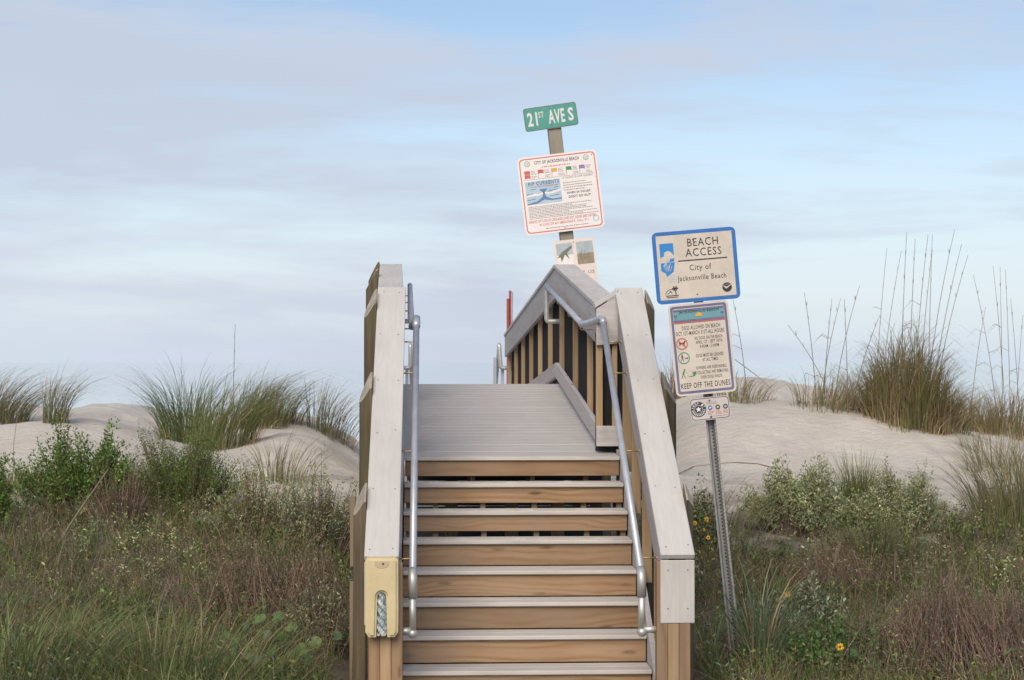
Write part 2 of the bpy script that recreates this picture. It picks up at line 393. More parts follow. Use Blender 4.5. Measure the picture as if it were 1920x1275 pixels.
for k, ln_s in ((1, 1.3), (2, 1.5), (3, 1.45)):
    y = Y0 - RUN * k; z = Zr(ZD - RISE * k); bm = bmesh.new(); nxs, nys = 90, 5; gv = []
    for i in range(nxs + 1):
        x_ = XL0 + .03 + (ln_s - .02) * i / nxs; hh = .004 + .009 * max(0, math.sin(x_ * 9 + k * 2) * math.sin(x_ * 23 + k)) + abs(rng.normal()) * .0022
        gv.append([bm.verts.new((x_, y + .006 + .03 * j + rng.normal() * .002, z - .001 + hh * math.sin(math.pi * j / nys))) for j in range(nys + 1)])
    for i in range(nxs):
        for j in range(nys): bm.faces.new((gv[i][j], gv[i + 1][j], gv[i + 1][j + 1], gv[i][j + 1]))
    sd_ = obj('blown_sand', bm, BLOWN, W, smooth=True); sd_['kind'] = 'stuff'
def stringer(x, th, mat, name='stringer', drop=.16):
    pts = []
    for k in range(7, 0, -1):
        y = Y0 - RUN * k + .061; z = Zr(ZD - RISE * k) - .0295
        pts += [(y, z - (RISE if k == 7 else 0) * 0), (y + RUN, z)]
    y7 = Y0 - RUN * 7 + .061
    poly = [(y7, .0)] + pts + [(Y0 + .05, Zr(ZD - RISE) - .0295), (Y0 + .05, Zr(ZD) - .36), (y7 + .35, .0)]
    bm = bmesh.new(); seen = []; 
    for p in poly:
        if not seen or (abs(p[0] - seen[-1][0]) + abs(p[1] - seen[-1][1])) > 1e-4: seen.append(p)
    a = [bm.verts.new((x - th / 2, p[0], p[1])) for p in seen]; b = [bm.verts.new((x + th / 2, p[0], p[1])) for p in seen]
    n = len(seen); fs = [bm.faces.new(a), bm.faces.new(b)] + [bm.faces.new((a[i], b[i], b[(i + 1) % n], a[(i + 1) % n])) for i in range(n)]
    bmesh.ops.recalc_face_normals(bm, faces=fs); bmesh.ops.triangulate(bm, faces=fs[:2])
    return obj(name, bm, mat, W)
for x in (-.17, .025, .37, .745, 1.105, 1.365): stringer(x, .038, STRG)
# closed skirts beside the stairs, weathered
for x in (XL0 - .022, XR0 + .022):
    bm = bmesh.new()
    ya, yb = Y0 - RUN * 7 - .12, Y0 + .3
    sl = RISE / RUN
    za = Zr(ZD - RISE * 7) + .02
    pts = [(ya, -.05), (ya, za - .06), (Y0, Zr(ZD) + .04), (yb, Zr(ZD) + .04), (yb, Zr(ZD) - .75), (ya + .9, -.05)]
    a = [bm.verts.new((x - .018, p[0], p[1])) for p in pts]; b = [bm.verts.new((x + .018, p[0], p[1])) for p in pts]
    n = len(pts); fs = [bm.faces.new(a), bm.faces.new(b)] + [bm.faces.new((a[i], b[i], b[(i + 1) % n], a[(i + 1) % n])) for i in range(n)]
    bmesh.ops.recalc_face_normals(bm, faces=fs); obj('skirt_board', bm, WEATHERED, W)
board('pad', (XL0, 11.2, -.02), (XR0, 11.2, -.02), .5, .05, (0, 0, 1), TREAD, W, .005)
# near-black boards added under the landing to darken the gaps between steps
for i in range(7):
    board('joist_or_shade_board', (XL0, 14.6 + i * .02, .25 + i * .2), (XR0, 14.6 + i * .02, .25 + i * .2), .19, .038, (0, -1, 0), BLACKP, W)
for x in (.15, .62, .98): board('post', (x, 14.0, 0), (x, 14.0, 1.2), .1, .1, (0, 1, 0), STRG, W)

XR = lambda Y: 1.246 - .0219 * (Y - 13.6)   # inner edge of the right ramp railing cap
XL = lambda Y: -.211 - .0219 * (Y - 13.6)
YC, YE = 17.2, 25.0
def zdeck(Y): return Zr(np.interp(Y, [13.3, 13.6, YC, YE], [-.70, -.695, -.205, -.745]))
def zcap(Y): return Zr(np.interp(Y, [13.6, YC, YE], [.45, .946, .40]))
# deck boards laid crosswise, landing to crest and down the far side
Y = Y0 + .0
i = 0
while Y < YE - .1:
    wdt = .14; ym = Y + wdt / 2; sl = (zdeck(Y + wdt) - zdeck(Y)) / wdt
    up = Vector((0, -sl, 1)); x0, x1 = XL(ym) - .08, (XR(ym) + .10 if Y > 13.6 else XR0)
    zz = zdeck(ym) - .0125 + rng.normal() * .0006
    th = .028
    board('deck_board', (x0, ym, zz), (x1, ym, zz), wdt - .0035, th, up, TREAD if i == 0 else DECK, W, .003)
    Y += wdt * math.cos(math.atan(sl)); i += 1
for x in (-.15, .3, .75, 1.15):
    board('joist_or_shade_board', (x, 13.4, zdeck(13.4) - .15), (x - .08, YC, zdeck(YC) - .15), .038, .22, (0, 0, 1), STRG, W)
    board('joist_or_shade_board', (x - .08, YC + .02, zdeck(YC) - .15), (x - .25, YE, zdeck(YE) - .15), .038, .22, (0, 0, 1), STRG, W)

def fascia(name, x, y0, z0, y1, z1, hgt, x1=None, th=.038, mat=None, top=0.0, end0=False):
    """upright board between two points of its TOP edge, plumb-cut ends, standing in the Y direction"""
    x1 = x if x1 is None else x1
    p0 = Vector((x, y0, z0)); p1 = Vector((x1, y1, z1)); ln = (p1 - p0).length
    d = Vector((x1 - x, y1 - y0, 0)).normalized(); side = Vector((d.y, -d.x, 0))
    M, _ = frame(p0, p1, side); Mi = M.inverted(); bm = bmesh.new()
    vs = []
    for s in (-.5, .5):
        for p, dz in ((p0, 0), (p1, 0), (p1, -hgt), (p0, -hgt)):
            vs.append(bm.verts.new(Mi @ (p + side * s * th + Vector((0, 0, dz)))))
    for f in ((0, 1, 2, 3), (7, 6, 5, 4), (0, 4, 5, 1), (1, 5, 6, 2), (2, 6, 7, 3), (3, 7, 4, 0)): bm.faces.new([vs[k] for k in f])
    bmesh.ops.recalc_face_normals(bm, faces=bm.faces[:])
    bmesh.ops.bevel(bm, geom=bm.edges[:], offset=.003, segments=1, affect='EDGES')
    return obj(name, bm, mat or WEATHERED, W, M)
def cap_board(x0, y0, z0, x1, y1, z1, wid=.21, mat=CAP, screws=True):
    """x = inner edge ... built about its centre line, top face at z"""
    p0 = Vector((x0, y0, z0 - .019)); p1 = Vector((x1, y1, z1 - .019))
    b = board('cap_board', p0, p1, wid, .036, (0, 0, 1), mat, W, .004)
    if screws:
        ln = (p1 - p0).length; bm = bmesh.new(); n = max(2, int(ln / .62) + 1)
        for i in range(n):
            for s in (-.3, .3):
                bmesh.ops.create_cone(bm, cap_ends=True, segments=8, radius1=.0052, radius2=.0052, depth=.002, matrix=Matrix.Translation((-ln / 2 + .07 + (ln - .14) * i / (n - 1) + rng.normal() * .012, s * wid + rng.normal() * .006, .0187)))
        s = obj('screw_head', bm, SCREW, b, WM[b]); s['kind'] = 'stuff'
    return b
def wire_panel(xa, ya, xb, yb, zt0, zt1, zb0, zb1, step=.0254, wr=.0016):
    """black coated wire grid filling one bay; a top and b bottom edge heights at both ends"""
    A = Vector((xa, ya, 0)); B = Vector((xb, yb, 0)); ln = (B - A).length; d = (B - A) / ln; nrm_ = Vector((d.y, -d.x, 0))
    bm = bmesh.new()
    def bar(p, q, r):
        t = (q - p).normalized(); a_ = nrm_ * r; b_ = t.cross(nrm_) * r
        r0 = [bm.verts.new(p + s * a_ + u * b_) for s, u in ((-1, -1), (1, -1), (1, 1), (-1, 1))]
        r1 = [bm.verts.new(q + s * a_ + u * b_) for s, u in ((-1, -1), (1, -1), (1, 1), (-1, 1))]
        for k in range(4): bm.faces.new((r0[k], r0[(k + 1) % 4], r1[(k + 1) % 4], r1[k]))
    n = max(2, int(ln / step))
    for i in range(n + 1):
        t = i / n; p = A + d * ln * t
        bar(Vector((p.x, p.y, zb0 + (zb1 - zb0) * t)), Vector((p.x, p.y, zt0 + (zt1 - zt0) * t)), wr)
    hgt = zt0 - zb0; n = max(2, int(hgt / (step * 2)))
    for i in range(n + 1):
        t = i / n
        bar(A + Vector((0, 0, zb0 + hgt * t)) + nrm_ * .003, B + Vector((0, 0, zb1 + (zt1 - zb1) * t)) + nrm_ * .003, wr)
    bmesh.ops.recalc_face_normals(bm, faces=bm.faces[:])
    return obj('wire_mesh', bm, WIRE, W)

# --- ramp railings, right (side=+1) and left (side=-1)
KB, KH = .065, .14                          # gap under the toe board and its height
for side, XE in ((1, XR), (-1, XL)):
    for ya, yb in ((13.62, YC), (YC, YE)):
        e = .004
        fascia('fascia_board', XE(ya) + side * .034, ya + e, zcap(ya) - .036, yb - e, zcap(yb) - .036, .285, XE(yb) + side * .034)
        cap_board(XE(ya) + side * .105, ya + e, zcap(ya), XE(yb) + side * .105, yb - e, zcap(yb), .21, CAP)
        fascia('toe_board', XE(ya) + side * .034, ya + e, zdeck(ya) + KB + KH, yb - e, zdeck(yb) + KB + KH, KH, XE(yb) + side * .034)
    ys = [13.66, 14.72, 15.9, 17.19, 18.45, 19.72, 21.0, 22.3, 23.6, 24.93]
    for i, y in enumerate(ys):
        x = XE(y) + side * .078
        if i or side < 0: board('picket', (x, y, zdeck(y) + KB + .02), (x, y, zcap(y) - .10), .046, .062, (0, -1, 0), PICKET, W)
        if i: 
            y0, y1 = ys[i - 1] + .001, y - .001; xo = side * .106
            wire_panel(XE(y0) + xo, y0, XE(y1) + xo, y1, zcap(y0) - .1, zcap(y1) - .1, zdeck(y0) + .07, zdeck(y1) + .07)

# --- stair railings
YN, YF = 10.9, 13.62
SC = (.566 + 1.165) / (YF - YN)
zs = lambda Y: Zr(.566 - SC * (YF - Y))     # top of the stair railing cap
for side, xi in ((1, 1.392), (-1, -.200)):
    xc = xi + side * .105
    cap_board(xc, YN, zs(YN), xc, YF + .02, zs(YF + .02), .21, CAP)
    fascia('fascia_board', xi + side * .034, YN + .03, zs(YN + .03) - .040, YF - .02, zs(YF - .02) - .040, .30)
    fascia('fascia_board', xi + side * .176, YN + .03, zs(YN + .03) - .040, YF - .02, zs(YF - .02) - .040, .30)
    # end board wrapping the near end, with its four screws
    eb = board('end_board', (xc, YN + .014, Zr(-1.165) - .041), (xc, YN + .014, Zr(-1.165) - .425), .21, .026, (0, -1, 0), CAP, W, .004)
    bm = bmesh.new()
    for dx in (-.06, .062):
        for dz in (-.10, -.335):
            bmesh.ops.create_cone(bm, cap_ends=True, segments=8, radius1=.005, radius2=.005, depth=.002, matrix=Matrix.Translation((xc + dx, YN + .0005, Zr(-1.165) + dz)) @ Matrix.Rotation(R(90), 4, 'X'))
    s = obj('screw_head', bm, SCREW, eb); s['kind'] = 'stuff'
    # newel made of laminated planks
    for j in range(3):
        board('newel_plank', (xi - side * .022 + side * (.034 + .069 * j), YN + .05 + .002 * (j % 2), -.05), (xi - side * .022 + side * (.034 + .069 * j), YN + .05 + .002 * (j % 2), Zr(-1.165) - .05), .0675, .09, (0, -1, 0), PINE if j != 1 else PICKET, W, .004)
    for y in (11.55, 12.2, 12.85, 13.45):
        zb = Zr(ZD) - (Y0 - y) * RISE / RUN + .02 if y < Y0 else Zr(ZD)
        board('picket', (xi + side * .074, y, zb - .12), (xi + side * .074, y, zs(y) - .12), .065, .038, (0, -1, 0), PICKET, W)
    yy_ = [11.02, 11.55, 12.2, 12.85, 13.45, 13.6]
    zl = lambda y: (Zr(ZD) - max(0, (Y0 - y)) * RISE / RUN)
    for a_, b_ in zip(yy_[:-1], yy_[1:]):
        wire_panel(xi + side * .112, a_ + .02, xi + side * .112, b_ - .02, zs(a_) - .12, zs(b_) - .12, zl(a_), zl(b_))
# jog where the ramp railing meets the wider stair railing on the right
JX0, JX1, JY = 1.246, 1.41, 13.60
bm = bmesh.new(); prism(bm, [(JX0, zcap(13.6) - .04), (JX1, Zr(.566) - .05), (JX1, Zr(.566) - .42), (JX0 + .0, zcap(13.6) - .32)], .036, y0=JY - .03, bev=.003)
obj('jog_board', bm, WEATHERED, W)
bm = bmesh.new(); prism(bm, [(JX0 - .012, zcap(13.6) + .002), (JX1, Zr(.566) - .004), (JX1, Zr(.566) - .044), (JX0 - .012, zcap(13.6) - .036)], .20, y0=JY - .04, bev=.003)
obj('cap_board', bm, CAP, W)
bm = bmesh.new(); prism(bm, [(JX0, zdeck(13.6) + .215), (JX1 + .01, zdeck(13.6) + .215), (JX1 + .01, zdeck(13.6) + .06), (JX0, zdeck(13.6) + .06)], .036, y0=JY - .03, bev=.003)
obj('toe_board', bm, WEATHERED, W)
board('picket', (JX0 + .027, JY + .03, zdeck(13.6) + .2), (JX0 + .027, JY + .03, zcap(13.6) - .28), .05, .038, (0, -1, 0), PICKET, W)
board('picket', (JX1 - .02, JY + .03, zdeck(13.6) + .2), (JX1 - .02, JY + .03, zcap(13.6) - .2), .04, .038, (0, -1, 0), PICKET, W)
bm = bmesh.new()
for i in range(5): tube(bm, [(JX0 + .06 + i * .022, JY + .03, zdeck(13.6) + .2), (JX0 + .06 + i * .022, JY + .03, zcap(13.6) - .2)], .0016, 4)
for i in range(15): tube(bm, [(JX0 + .05, JY + .020, zdeck(13.6) + .22 + i * .045), (JX1 - .03, JY + .020, zdeck(13.6) + .22 + i * .045)], .0016, 4)
obj('wire_mesh', bm, WIRE, W)
bm = bmesh.new(); bbox(bm, (JX0 + .14, JY + .066, zdeck(13.6) + .47), (.28, .006, .9)); obj('backing_panel', bm, WIRE, W)
board('gap_shade', (1.31, 13.75, zdeck(13.75) + .03), (1.42, 13.75, zdeck(13.75) + .03), .10, .1, (0, 0, 1), BLACKP, W)  # near-black filler standing in for shade in the gap under the toe board

# --- round piles with bevelled tops outside the railings
def pile(x, y, r, ztop, out, drop=.16, zbot=-.3, edge=None):
    cl = (lambda v: v) if edge is None else (lambda v: max(v * out, edge * out + .003) * out)
    bm = bmesh.new(); n = 36; rings = []
    zsn = np.linspace(zbot, ztop - drop - .08, 9)
    for i, z in enumerate(zsn):
        rr = r * (1.12 - .12 * i / 8) * (1 + .012 * math.sin(i * 2.1 + x * 9))
        rings.append([bm.verts.new((cl(x + rr * math.cos(2 * math.pi * k / n)), y + rr * math.sin(2 * math.pi * k / n), z)) for k in range(n)])
    top = []
    for k in range(n):
        a = 2 * math.pi * k / n; xx = r * math.cos(a); yv = y + r * math.sin(a)
        if edge is None: zt_ = ztop - drop * (xx * out + r) / (2 * r)
        else:
            dist = (cl(x + xx) - edge) * out
            zt_ = (zs if y < 13.7 else zcap)(yv) + .06 - max(dist - .015, 0) * 1.9
        top.append(bm.verts.new((cl(x + xx), yv, zt_)))
    rings.append(top)
    for i in range(len(rings) - 1):
        for k in range(n): bm.faces.new((rings[i][k], rings[i][(k + 1) % n], rings[i + 1][(k + 1) % n], rings[i + 1][k]))
    f = bm.faces.new(top); f.material_index = 1
    o = obj('pile', bm, [PILE, PILEEND], W)
    for p in o.data.polygons: p.use_smooth = len(p.vertices) == 4
for x, y, r, dz in ((-.41, 11.35, .085, 0), (-.415, 12.45, .088, 0), (-.42, 13.42, .088, 0)):
    pile(x, y, r, zs(y), -1, drop=.20, edge=-.411)
for x, y, r, dz in ((1.575, 11.35, .085, 0), (1.605, 12.45, .095, 0), (1.58, 13.42, .09, 0)):
    pile(x, y, r, zs(y), 1, drop=.2, edge=1.603)
for y in (15.9, 17.6, 20.5, 23):
    pile(XL(y) - .235, y, .09, zcap(y), -1, .12, zbot=.3, edge=XL(y) - .214)
    pile(XR(y) + .30, y, .085, zcap(y) - .2, 1, .06, zbot=.3)
a = P(662, 930, 12.7); board('brace_plank', (a.x, 12.7, a.z), (a.x, 12.7, P(662, 1062, 12.7).z), .04, .045, (0, -1, 0), STRG, W)
a = P(660, 1090, 12.0); board('brace_plank', (a.x, 12.0, a.z), (a.x, 12.0, 0), .03, .045, (0, -1, 0), STRG, W)

# --- pipe handrails
PR = .0235
def pipe_part(name, pts, mat=PIPE, r=PR, rad=.05, n=14):
    bm = bmesh.new(); tube(bm, smooth_path(pts, rad), r, n); return obj(name, bm, mat, W, smooth=True)
def sub_tube(name, pts, mat, r, parent, rad=.02, n=10):
    bm = bmesh.new(); tube(bm, smooth_path(pts, rad), r, n); return obj(name, bm, mat, parent, smooth=True)
def ball(name, p, r, mat, parent):
    bm = bmesh.new(); bmesh.ops.create_uvsphere(bm, u_segments=14, v_segments=8, radius=r, matrix=Matrix.Translation(p)); return obj(name, bm, mat, parent, smooth=True)
def stair_rail(x, side, xwall):
    zt = lambda y: Zr(.345 - .655 * (13.5 - y))
    A = Vector((x, 10.98, zt(10.98))); B = Vector((x, 13.47, zt(13.47)))
    rail = pipe_part('handrail', [A, B])
    # near end: collar, drop leg, ball and return to the newel
    sub_tube('pipe_fitting', [A + Vector((0, .05, .033)), A, A + Vector((0, -.012, -.13))], FIT, PR * 1.22, rail, .03)
    sub_tube('pipe_fitting', [A + Vector((0, -.010, -.11)), A + Vector((0, -.012, -.335))], FIT, PR * .95, rail)
    ball('pipe_fitting', A + Vector((0, -.012, -.345)), PR * 1.3, FIT, rail)
    sub_tube('pipe_fitting', [A + Vector((0, -.012, -.33)), A + Vector((side * abs(xwall - x), -.012, -.33))], FIT, PR * .95, rail)
    # bent wire brackets to the fascia
    for y in (11.2, 12.15, 12.95, 13.3):
        z = zt(y)
        bk = sub_tube('bracket', [(x, y, z - .02), (x, y, z - .055), (x + side * .04, y, z - .06), (xwall + side * .02, y, z - .06)], BRASS, .0055, rail, .02, 8)
        sub = bmesh.new(); bmesh.ops.create_cone(sub, cap_ends=True, segments=12, radius1=.018, radius2=.018, depth=.006, matrix=Matrix.Translation((xwall + side * .012, y, z - .06)) @ Matrix.Rotation(R(90), 4, 'Y'))
        b2 = bk; bm2 = sub; o2 = obj('bracket', bm2, BRASS, rail)
    return B
B = stair_rail(1.285, 1, 1.392)
x = 1.155
K = Vector((XR(13.85) - .085, 13.78, zdeck(13.78) + .965)); E = Vector((XR(17.0) - .085, 17.0, zdeck(17.0) + .965))
rr_ = pipe_part('handrail', [K, E], PIPE)
sub_tube('pipe_fitting', [B + Vector((0, -.05, -.033)), B + Vector((0, .01, .012)), B.lerp(K, .55), K, K + (E - K) * .02], PIPE, PR * 1.15, rr_, .03)
sub_tube('pipe_fitting', [E + Vector((0, -.02, 0)), E + Vector((0, .02, -.02)), E + Vector((0, .02, -.34)), E + Vector((.09, .02, -.34)), E + Vector((.12, .04, -.34))], FIT, PR * .97, rr_, .03)
for y in (13.95, 14.9, 15.9, 16.7):
    z = zdeck(y) + .965; xw = XR(y)
    sub_tube('bracket', [(xw - .085, y, z - .02), (xw - .085, y, z - .06), (xw + .03, y, z - .06)], BRASS, .0055, rr_, .02, 8)
B = stair_rail(-.118, -1, -.20)
K = Vector((-.155, 13.72, zdeck(13.72) + .95)); E = Vector((XL(17.0) + .075, 17.0, zdeck(17.0) + .965))
rl_ = pipe_part('handrail', [K, E], PIPE)
sub_tube('pipe_fitting', [B + Vector((0, -.09, -.059)), B + Vector((0, .015, .010))], PIPE, PR * 1.25, rl_, .03)
sub_tube('pipe_fitting', [B, K, K + (E - K) * .03], PIPE, PR * 1.1, rl_, .03)
sub_tube('pipe_fitting', [E + Vector((0, -.02, 0)), E + Vector((0, .02, -.02)), E + Vector((0, .02, -.34)), E + Vector((-.10, .02, -.34))], FIT, PR * .97, rl_, .03)
for y in (14.0, 14.6, 15.3, 16.0, 16.6):
    z = zdeck(y) + .965; xw = XL(y)
    sub_tube('bracket', [(XL(y) + .072, y, z - .02), (XL(y) + .072, y, z - .06), (xw - .03, y, z - .06)], PIPE, .006, rl_, .02, 8)
# handrails starting beyond the far end of the ramp
for px, sgn, pxw in ((936, 1, 948), (769.5, -1, 757)):
    T = P(px, 646, 25.2); Bt = P(px + (3 if sgn > 0 else 0), 690, 25.2)
    far = pipe_part('handrail', [T, T + Vector((0, 2.2, -1.0))], PIPE, .028)
    sub_tube('pipe_fitting', [T + Vector((0, .1, -.03)), T, Bt, Bt + Vector((sgn * .11, 0, 0))], FIT, .03, far, .04)
    q_ = P(px - sgn * 8, 670, 25.6); board('post', (q_.x, 25.6, q_.z), (q_.x, 25.6, 0), .045, .045, (0, -1, 0), PIPE, W)
    q_ = P(pxw - sgn * 6, 690, 25.3); board('post', (q_.x, 25.3, q_.z), (q_.x, 25.3, 0), .045, .045, (0, -1, 0), PIPE, W)

# ------------------------------------------------------------------ bag dispenser on the left newel
DC = Vector((-.302, YN - .002, Zr(-1.165)))
D = thing('bag_dispenser', 'cream plastic dog waste bag dispenser fixed to the near end of the left railing', 'dispenser', (DC.x, DC.y, DC.z - .45))
CREAM = MT('cream_plastic', .45, spec=.4); v_ = CREAM.noise(CREAM.map((1, 1, 1)), 9, 5, .65); CREAM.col(CREAM.mix(CREAM.ramp(v_, [(.35, 0.0), (.75, 1.0)]), (.66, .55, .32), (.56, .455, .26))); CREAM = CREAM.m
hw, hh = .098, .475
def slot(w_, t_, n=8): return [(w_ * math.cos(math.pi * i / n), t_ - w_ + w_ * math.sin(math.pi * i / n)) for i in range(n + 1)]
zb_ = -hh
outl = [(-hw, -.012), (-hw + .012, 0), (hw - .012, 0), (hw, -.012), (hw * 1.0, -hh + .03), (hw - .02, -hh)]
sl_ = slot(.027, -.205); outl += [(.034, -hh)] + sl_ + [(-.034, -hh)] + [(-hw + .02, -hh), (-hw, -hh + .03)]
bm = bmesh.new(); prism(bm, [(DC.x + a_, DC.z - .01 + b_) for a_, b_ in outl], .085, y0=DC.y - .088)
front = [e for e in bm.edges if all(abs(v.co.y - (DC.y - .088)) < 1e-5 for v in e.verts)]
bmesh.ops.bevel(bm, geom=front, offset=.014, segments=4, affect='EDGES')
shell = obj('shell', bm, CREAM, D)
for p in shell.data.polygons: p.use_smooth = False
bm = bmesh.new(); dpts = [(-.045, -.018), (.045, -.018), (.045, -.03)] + [(.045 * math.cos(t), -.03 - .03 * math.sin(t)) for t in np.linspace(0, math.pi, 9)[1:-1]] + [(-.045, -.03)]
prism(bm, [(DC.x + a_, DC.z - .01 + b_) for a_, b_ in dpts], .004, y0=DC.y - .0905); obj('lock_recess_shade', bm, plain('cream_shade', (.50, .42, .27), .5), D)  # recess laid on as a flat plate, its shade put into the darker cream
bm = bmesh.new(); bmesh.ops.create_cone(bm, cap_ends=True, segments=12, radius1=.006, radius2=.006, depth=.006, matrix=Matrix.Translation((DC.x + .008, DC.y - .092, DC.z - .042)) @ Matrix.Rotation(R(90), 4, 'X')); obj('lock', bm, plain('rust', (.14, .05, .02), .7), D)
BAG = MT('bag_film', .35); BAG.col(BAG.ramp(BAG.noise(BAG.map((1, 1, 1)), 26, 5, .7, 1.5), [(.33, (.10, .12, .14)), (.48, (.30, .40, .43)), (.62, (.62, .62, .58))])); BAG = BAG.m
bm = bmesh.new(); bmesh.ops.create_grid(bm, x_segments=10, y_segments=34, size=.5)
for v in bm.verts:
    u_, w_ = v.co.x, v.co.y
    v.co = Vector((DC.x + u_ * .062, DC.y - .045 - .02 * math.cos(u_ * 3) + .010 * math.sin(w_ * 31 + u_ * 9) + .006 * math.sin(w_ * 53 - u_ * 21), DC.z - .345 + w_ * .27))
bag = obj('bag_roll', bm, BAG, D, smooth=True)
bm = bmesh.new(); bbox(bm, (DC.x, DC.y - .012, DC.z - .245), (.075, .012, .44)); obj('back_plate', bm, BLACKP, D)

# ------------------------------------------------------------------ signs
def flat(name, r=.5, **k): return k
def signmat(name, a, var=.12, rough=.45): return plain(name, a, rough, 0, var, 7)
WHITE = signmat('sign_white', (.84, .78, .75), .06); CREAMS = signmat('sign_cream', (.66, .585, .495), .16); BLUE = signmat('sign_blue', (.03, .17, .50), .2)
GREEN = signmat('sign_green', (.10, .36, .30), .15); REDP = signmat('sign_red', (.62, .13, .10), .15); BLK = signmat('sign_black', (.035, .03, .03), .1)
PURP = signmat('sign_violet', (.17, .165, .29), .3); TEAL = signmat('sign_teal', (.16, .36, .40), .2); ALU = plain('sign_aluminium', (.45, .44, .42), .4, .7)
SALM = signmat('sign_faded_red', (.70, .19, .14), .25); GRY = signmat('sign_grey_ink', (.27, .25, .25), .1); LBLU = signmat('sign_pale_blue', (.46, .61, .70), .2); MBLU = signmat('sign_ink_blue', (.13, .23, .42), .2)
YEL = signmat('sign_yellow', (.75, .42, .06), .15); LILA = signmat('sign_lilac', (.33, .20, .48), .15); GRN = signmat('sign_print_green', (.06, .28, .11), .2); BLUT = signmat('sign_bright_blue', (.025, .24, .62), .15); PNK = signmat('sign_pinkish', (.80, .68, .62), .1); PGRN = signmat('sign_seal_green', (.42, .55, .42), .2)
WHT2 = signmat('sign_letters', (.80, .78, .74), .08)
def rrect(w_, h_, r, n=5):
    o = []
    for cx_, cy_, a0 in ((w_ / 2 - r, h_ / 2 - r, 0), (-w_ / 2 + r, h_ / 2 - r, 90), (-w_ / 2 + r, -h_ / 2 + r, 180), (w_ / 2 - r, -h_ / 2 + r, 270)):
        for i in range(n + 1): o.append((cx_ + r * math.cos(R(a0 + 90 * i / n)), cy_ + r * math.sin(R(a0 + 90 * i / n))))
    return o
class Sign:
    """a panel in its own plane: local X right, Y up, Z out of the face; built from four photo corners' size at distance Y"""
    def __init__(s, parent, name, ctr, w_, h_, lean, yaw=0.0, r=.02, mat=WHITE, th=.003, pitch=0.0):
        z = Vector((0, -1, 0)); M = Matrix.Translation(ctr) @ Matrix.Rotation(-YAW + yaw, 4, 'Z') @ Matrix.Rotation(R(90) + pitch, 4, 'X') @ Matrix.Rotation(lean, 4, 'Z')
        s.M, s.w, s.h = M, w_, h_; s.z = .0012; s.parts = {}
        bm = bmesh.new(); pts = rrect(w_, h_, r); a = [bm.verts.new((x_, y_, 0)) for x_, y_ in pts]; b = [bm.verts.new((x_, y_, -th)) for x_, y_ in pts]
        bm.faces.new(a); bm.faces.new(b[::-1]); n = len(pts)
        for i in range(n): bm.faces.new((a[i], b[i], b[(i + 1) % n], a[(i + 1) % n]))
        bmesh.ops.recalc_face_normals(bm, faces=bm.faces[:])
        s.o = obj(name, bm, mat, parent, M)
    def add(s, pname, verts, faces, mat, z):
        k = (pname, mat.name); v0, f0, _ = s.parts.setdefault(k, ([], [], mat)); b = len(v0)
        v0 += [(v[0], v[1], z) for v in verts]; f0 += [[i + b for i in f] for f in faces]
    def poly(s, pname, pts, mat, layer=1): s.add(pname, pts, [list(range(len(pts)))], mat, s.z * layer)
    def rect(s, pname, cx_, cy_, w_, h_, mat, layer=1, ang=0):
        c_, n_ = math.cos(ang), math.sin(ang)
        s.poly(pname, [(cx_ + c_ * a - n_ * b, cy_ + n_ * a + c_ * b) for a, b in ((-w_ / 2, -h_ / 2), (w_ / 2, -h_ / 2), (w_ / 2, h_ / 2), (-w_ / 2, h_ / 2))], mat, layer)
    def ring(s, pname, outer, inner, mat, layer=1):
        n = len(outer); s.add(pname, list(outer) + list(inner), [[i, (i + 1) % n, n + (i + 1) % n, n + i] for i in range(n)], mat, s.z * layer)
    def circ(s, pname, cx_, cy_, r, mat, layer=1, r2=None, n=24, a0=0, a1=360):
        c_ = [(cx_ + r * math.cos(R(a0 + (a1 - a0) * i / n)), cy_ + r * math.sin(R(a0 + (a1 - a0) * i / n))) for i in range(n if a1 - a0 == 360 else n + 1)]
        if r2 is None: s.poly(pname, c_, mat, layer)
        else:
            d_ = [(cx_ + (x_ - cx_) * r2 / r, cy_ + (y_ - cy_) * r2 / r) for x_, y_ in c_]; s.ring(pname, c_, d_, mat, layer)
    def text(s, pname, body, cx_, cy_, w_, h_, mat, layer=2, bold=0.0, ang=0.0, shear=0.0):
        cu = bpy.data.curves.new('t', 'FONT'); cu.body = body; cu.offset = bold * .45; cu.space_character = 1.12; cu.resolution_u = 2; cu.shear = shear
        to = bpy.data.objects.new('t', cu); C.objects.link(to); dg = bpy.context.evaluated_depsgraph_get()
        tm = bpy.data.meshes.new_from_object(to.evaluated_get(dg)); bpy.data.objects.remove(to); bpy.data.curves.remove(cu)
        vs = [v.co.copy() for v in tm.vertices]; fs = [list(p.vertices) for p in tm.polygons]; bpy.data.meshes.remove(tm)
        if not vs: return
        x0, x1 = min(v.x for v in vs), max(v.x for v in vs); y0, y1 = min(v.y for v in vs), max(v.y for v in vs)
        c_, n_ = math.cos(ang), math.sin(ang); out = []
        for v in vs:
            a = ((v.x - x0) / (x1 - x0) - .5) * w_; b = ((v.y - y0) / (y1 - y0) - .5) * h_; out.append((cx_ + c_ * a - n_ * b, cy_ + n_ * a + c_ * b))
        s.tid = getattr(s, 'tid', 0) + 1; s.add(pname + '|%d' % s.tid, out, fs, mat, s.z * layer)
    def lines(s, pname, x0, x1, ys, h_, mat, frac=(.7, 1.0)):
        """lines of print too small to read: broken strokes"""
        for y_ in ys:
            x_ = x0; xe = x0 + (x1 - x0) * random.uniform(*frac)
            while x_ < xe:
                l_ = random.uniform(1.2, 5) * h_; s.rect(pname, x_ + l_ / 2, y_, l_, h_, mat, 2); x_ += l_ + h_ * .9
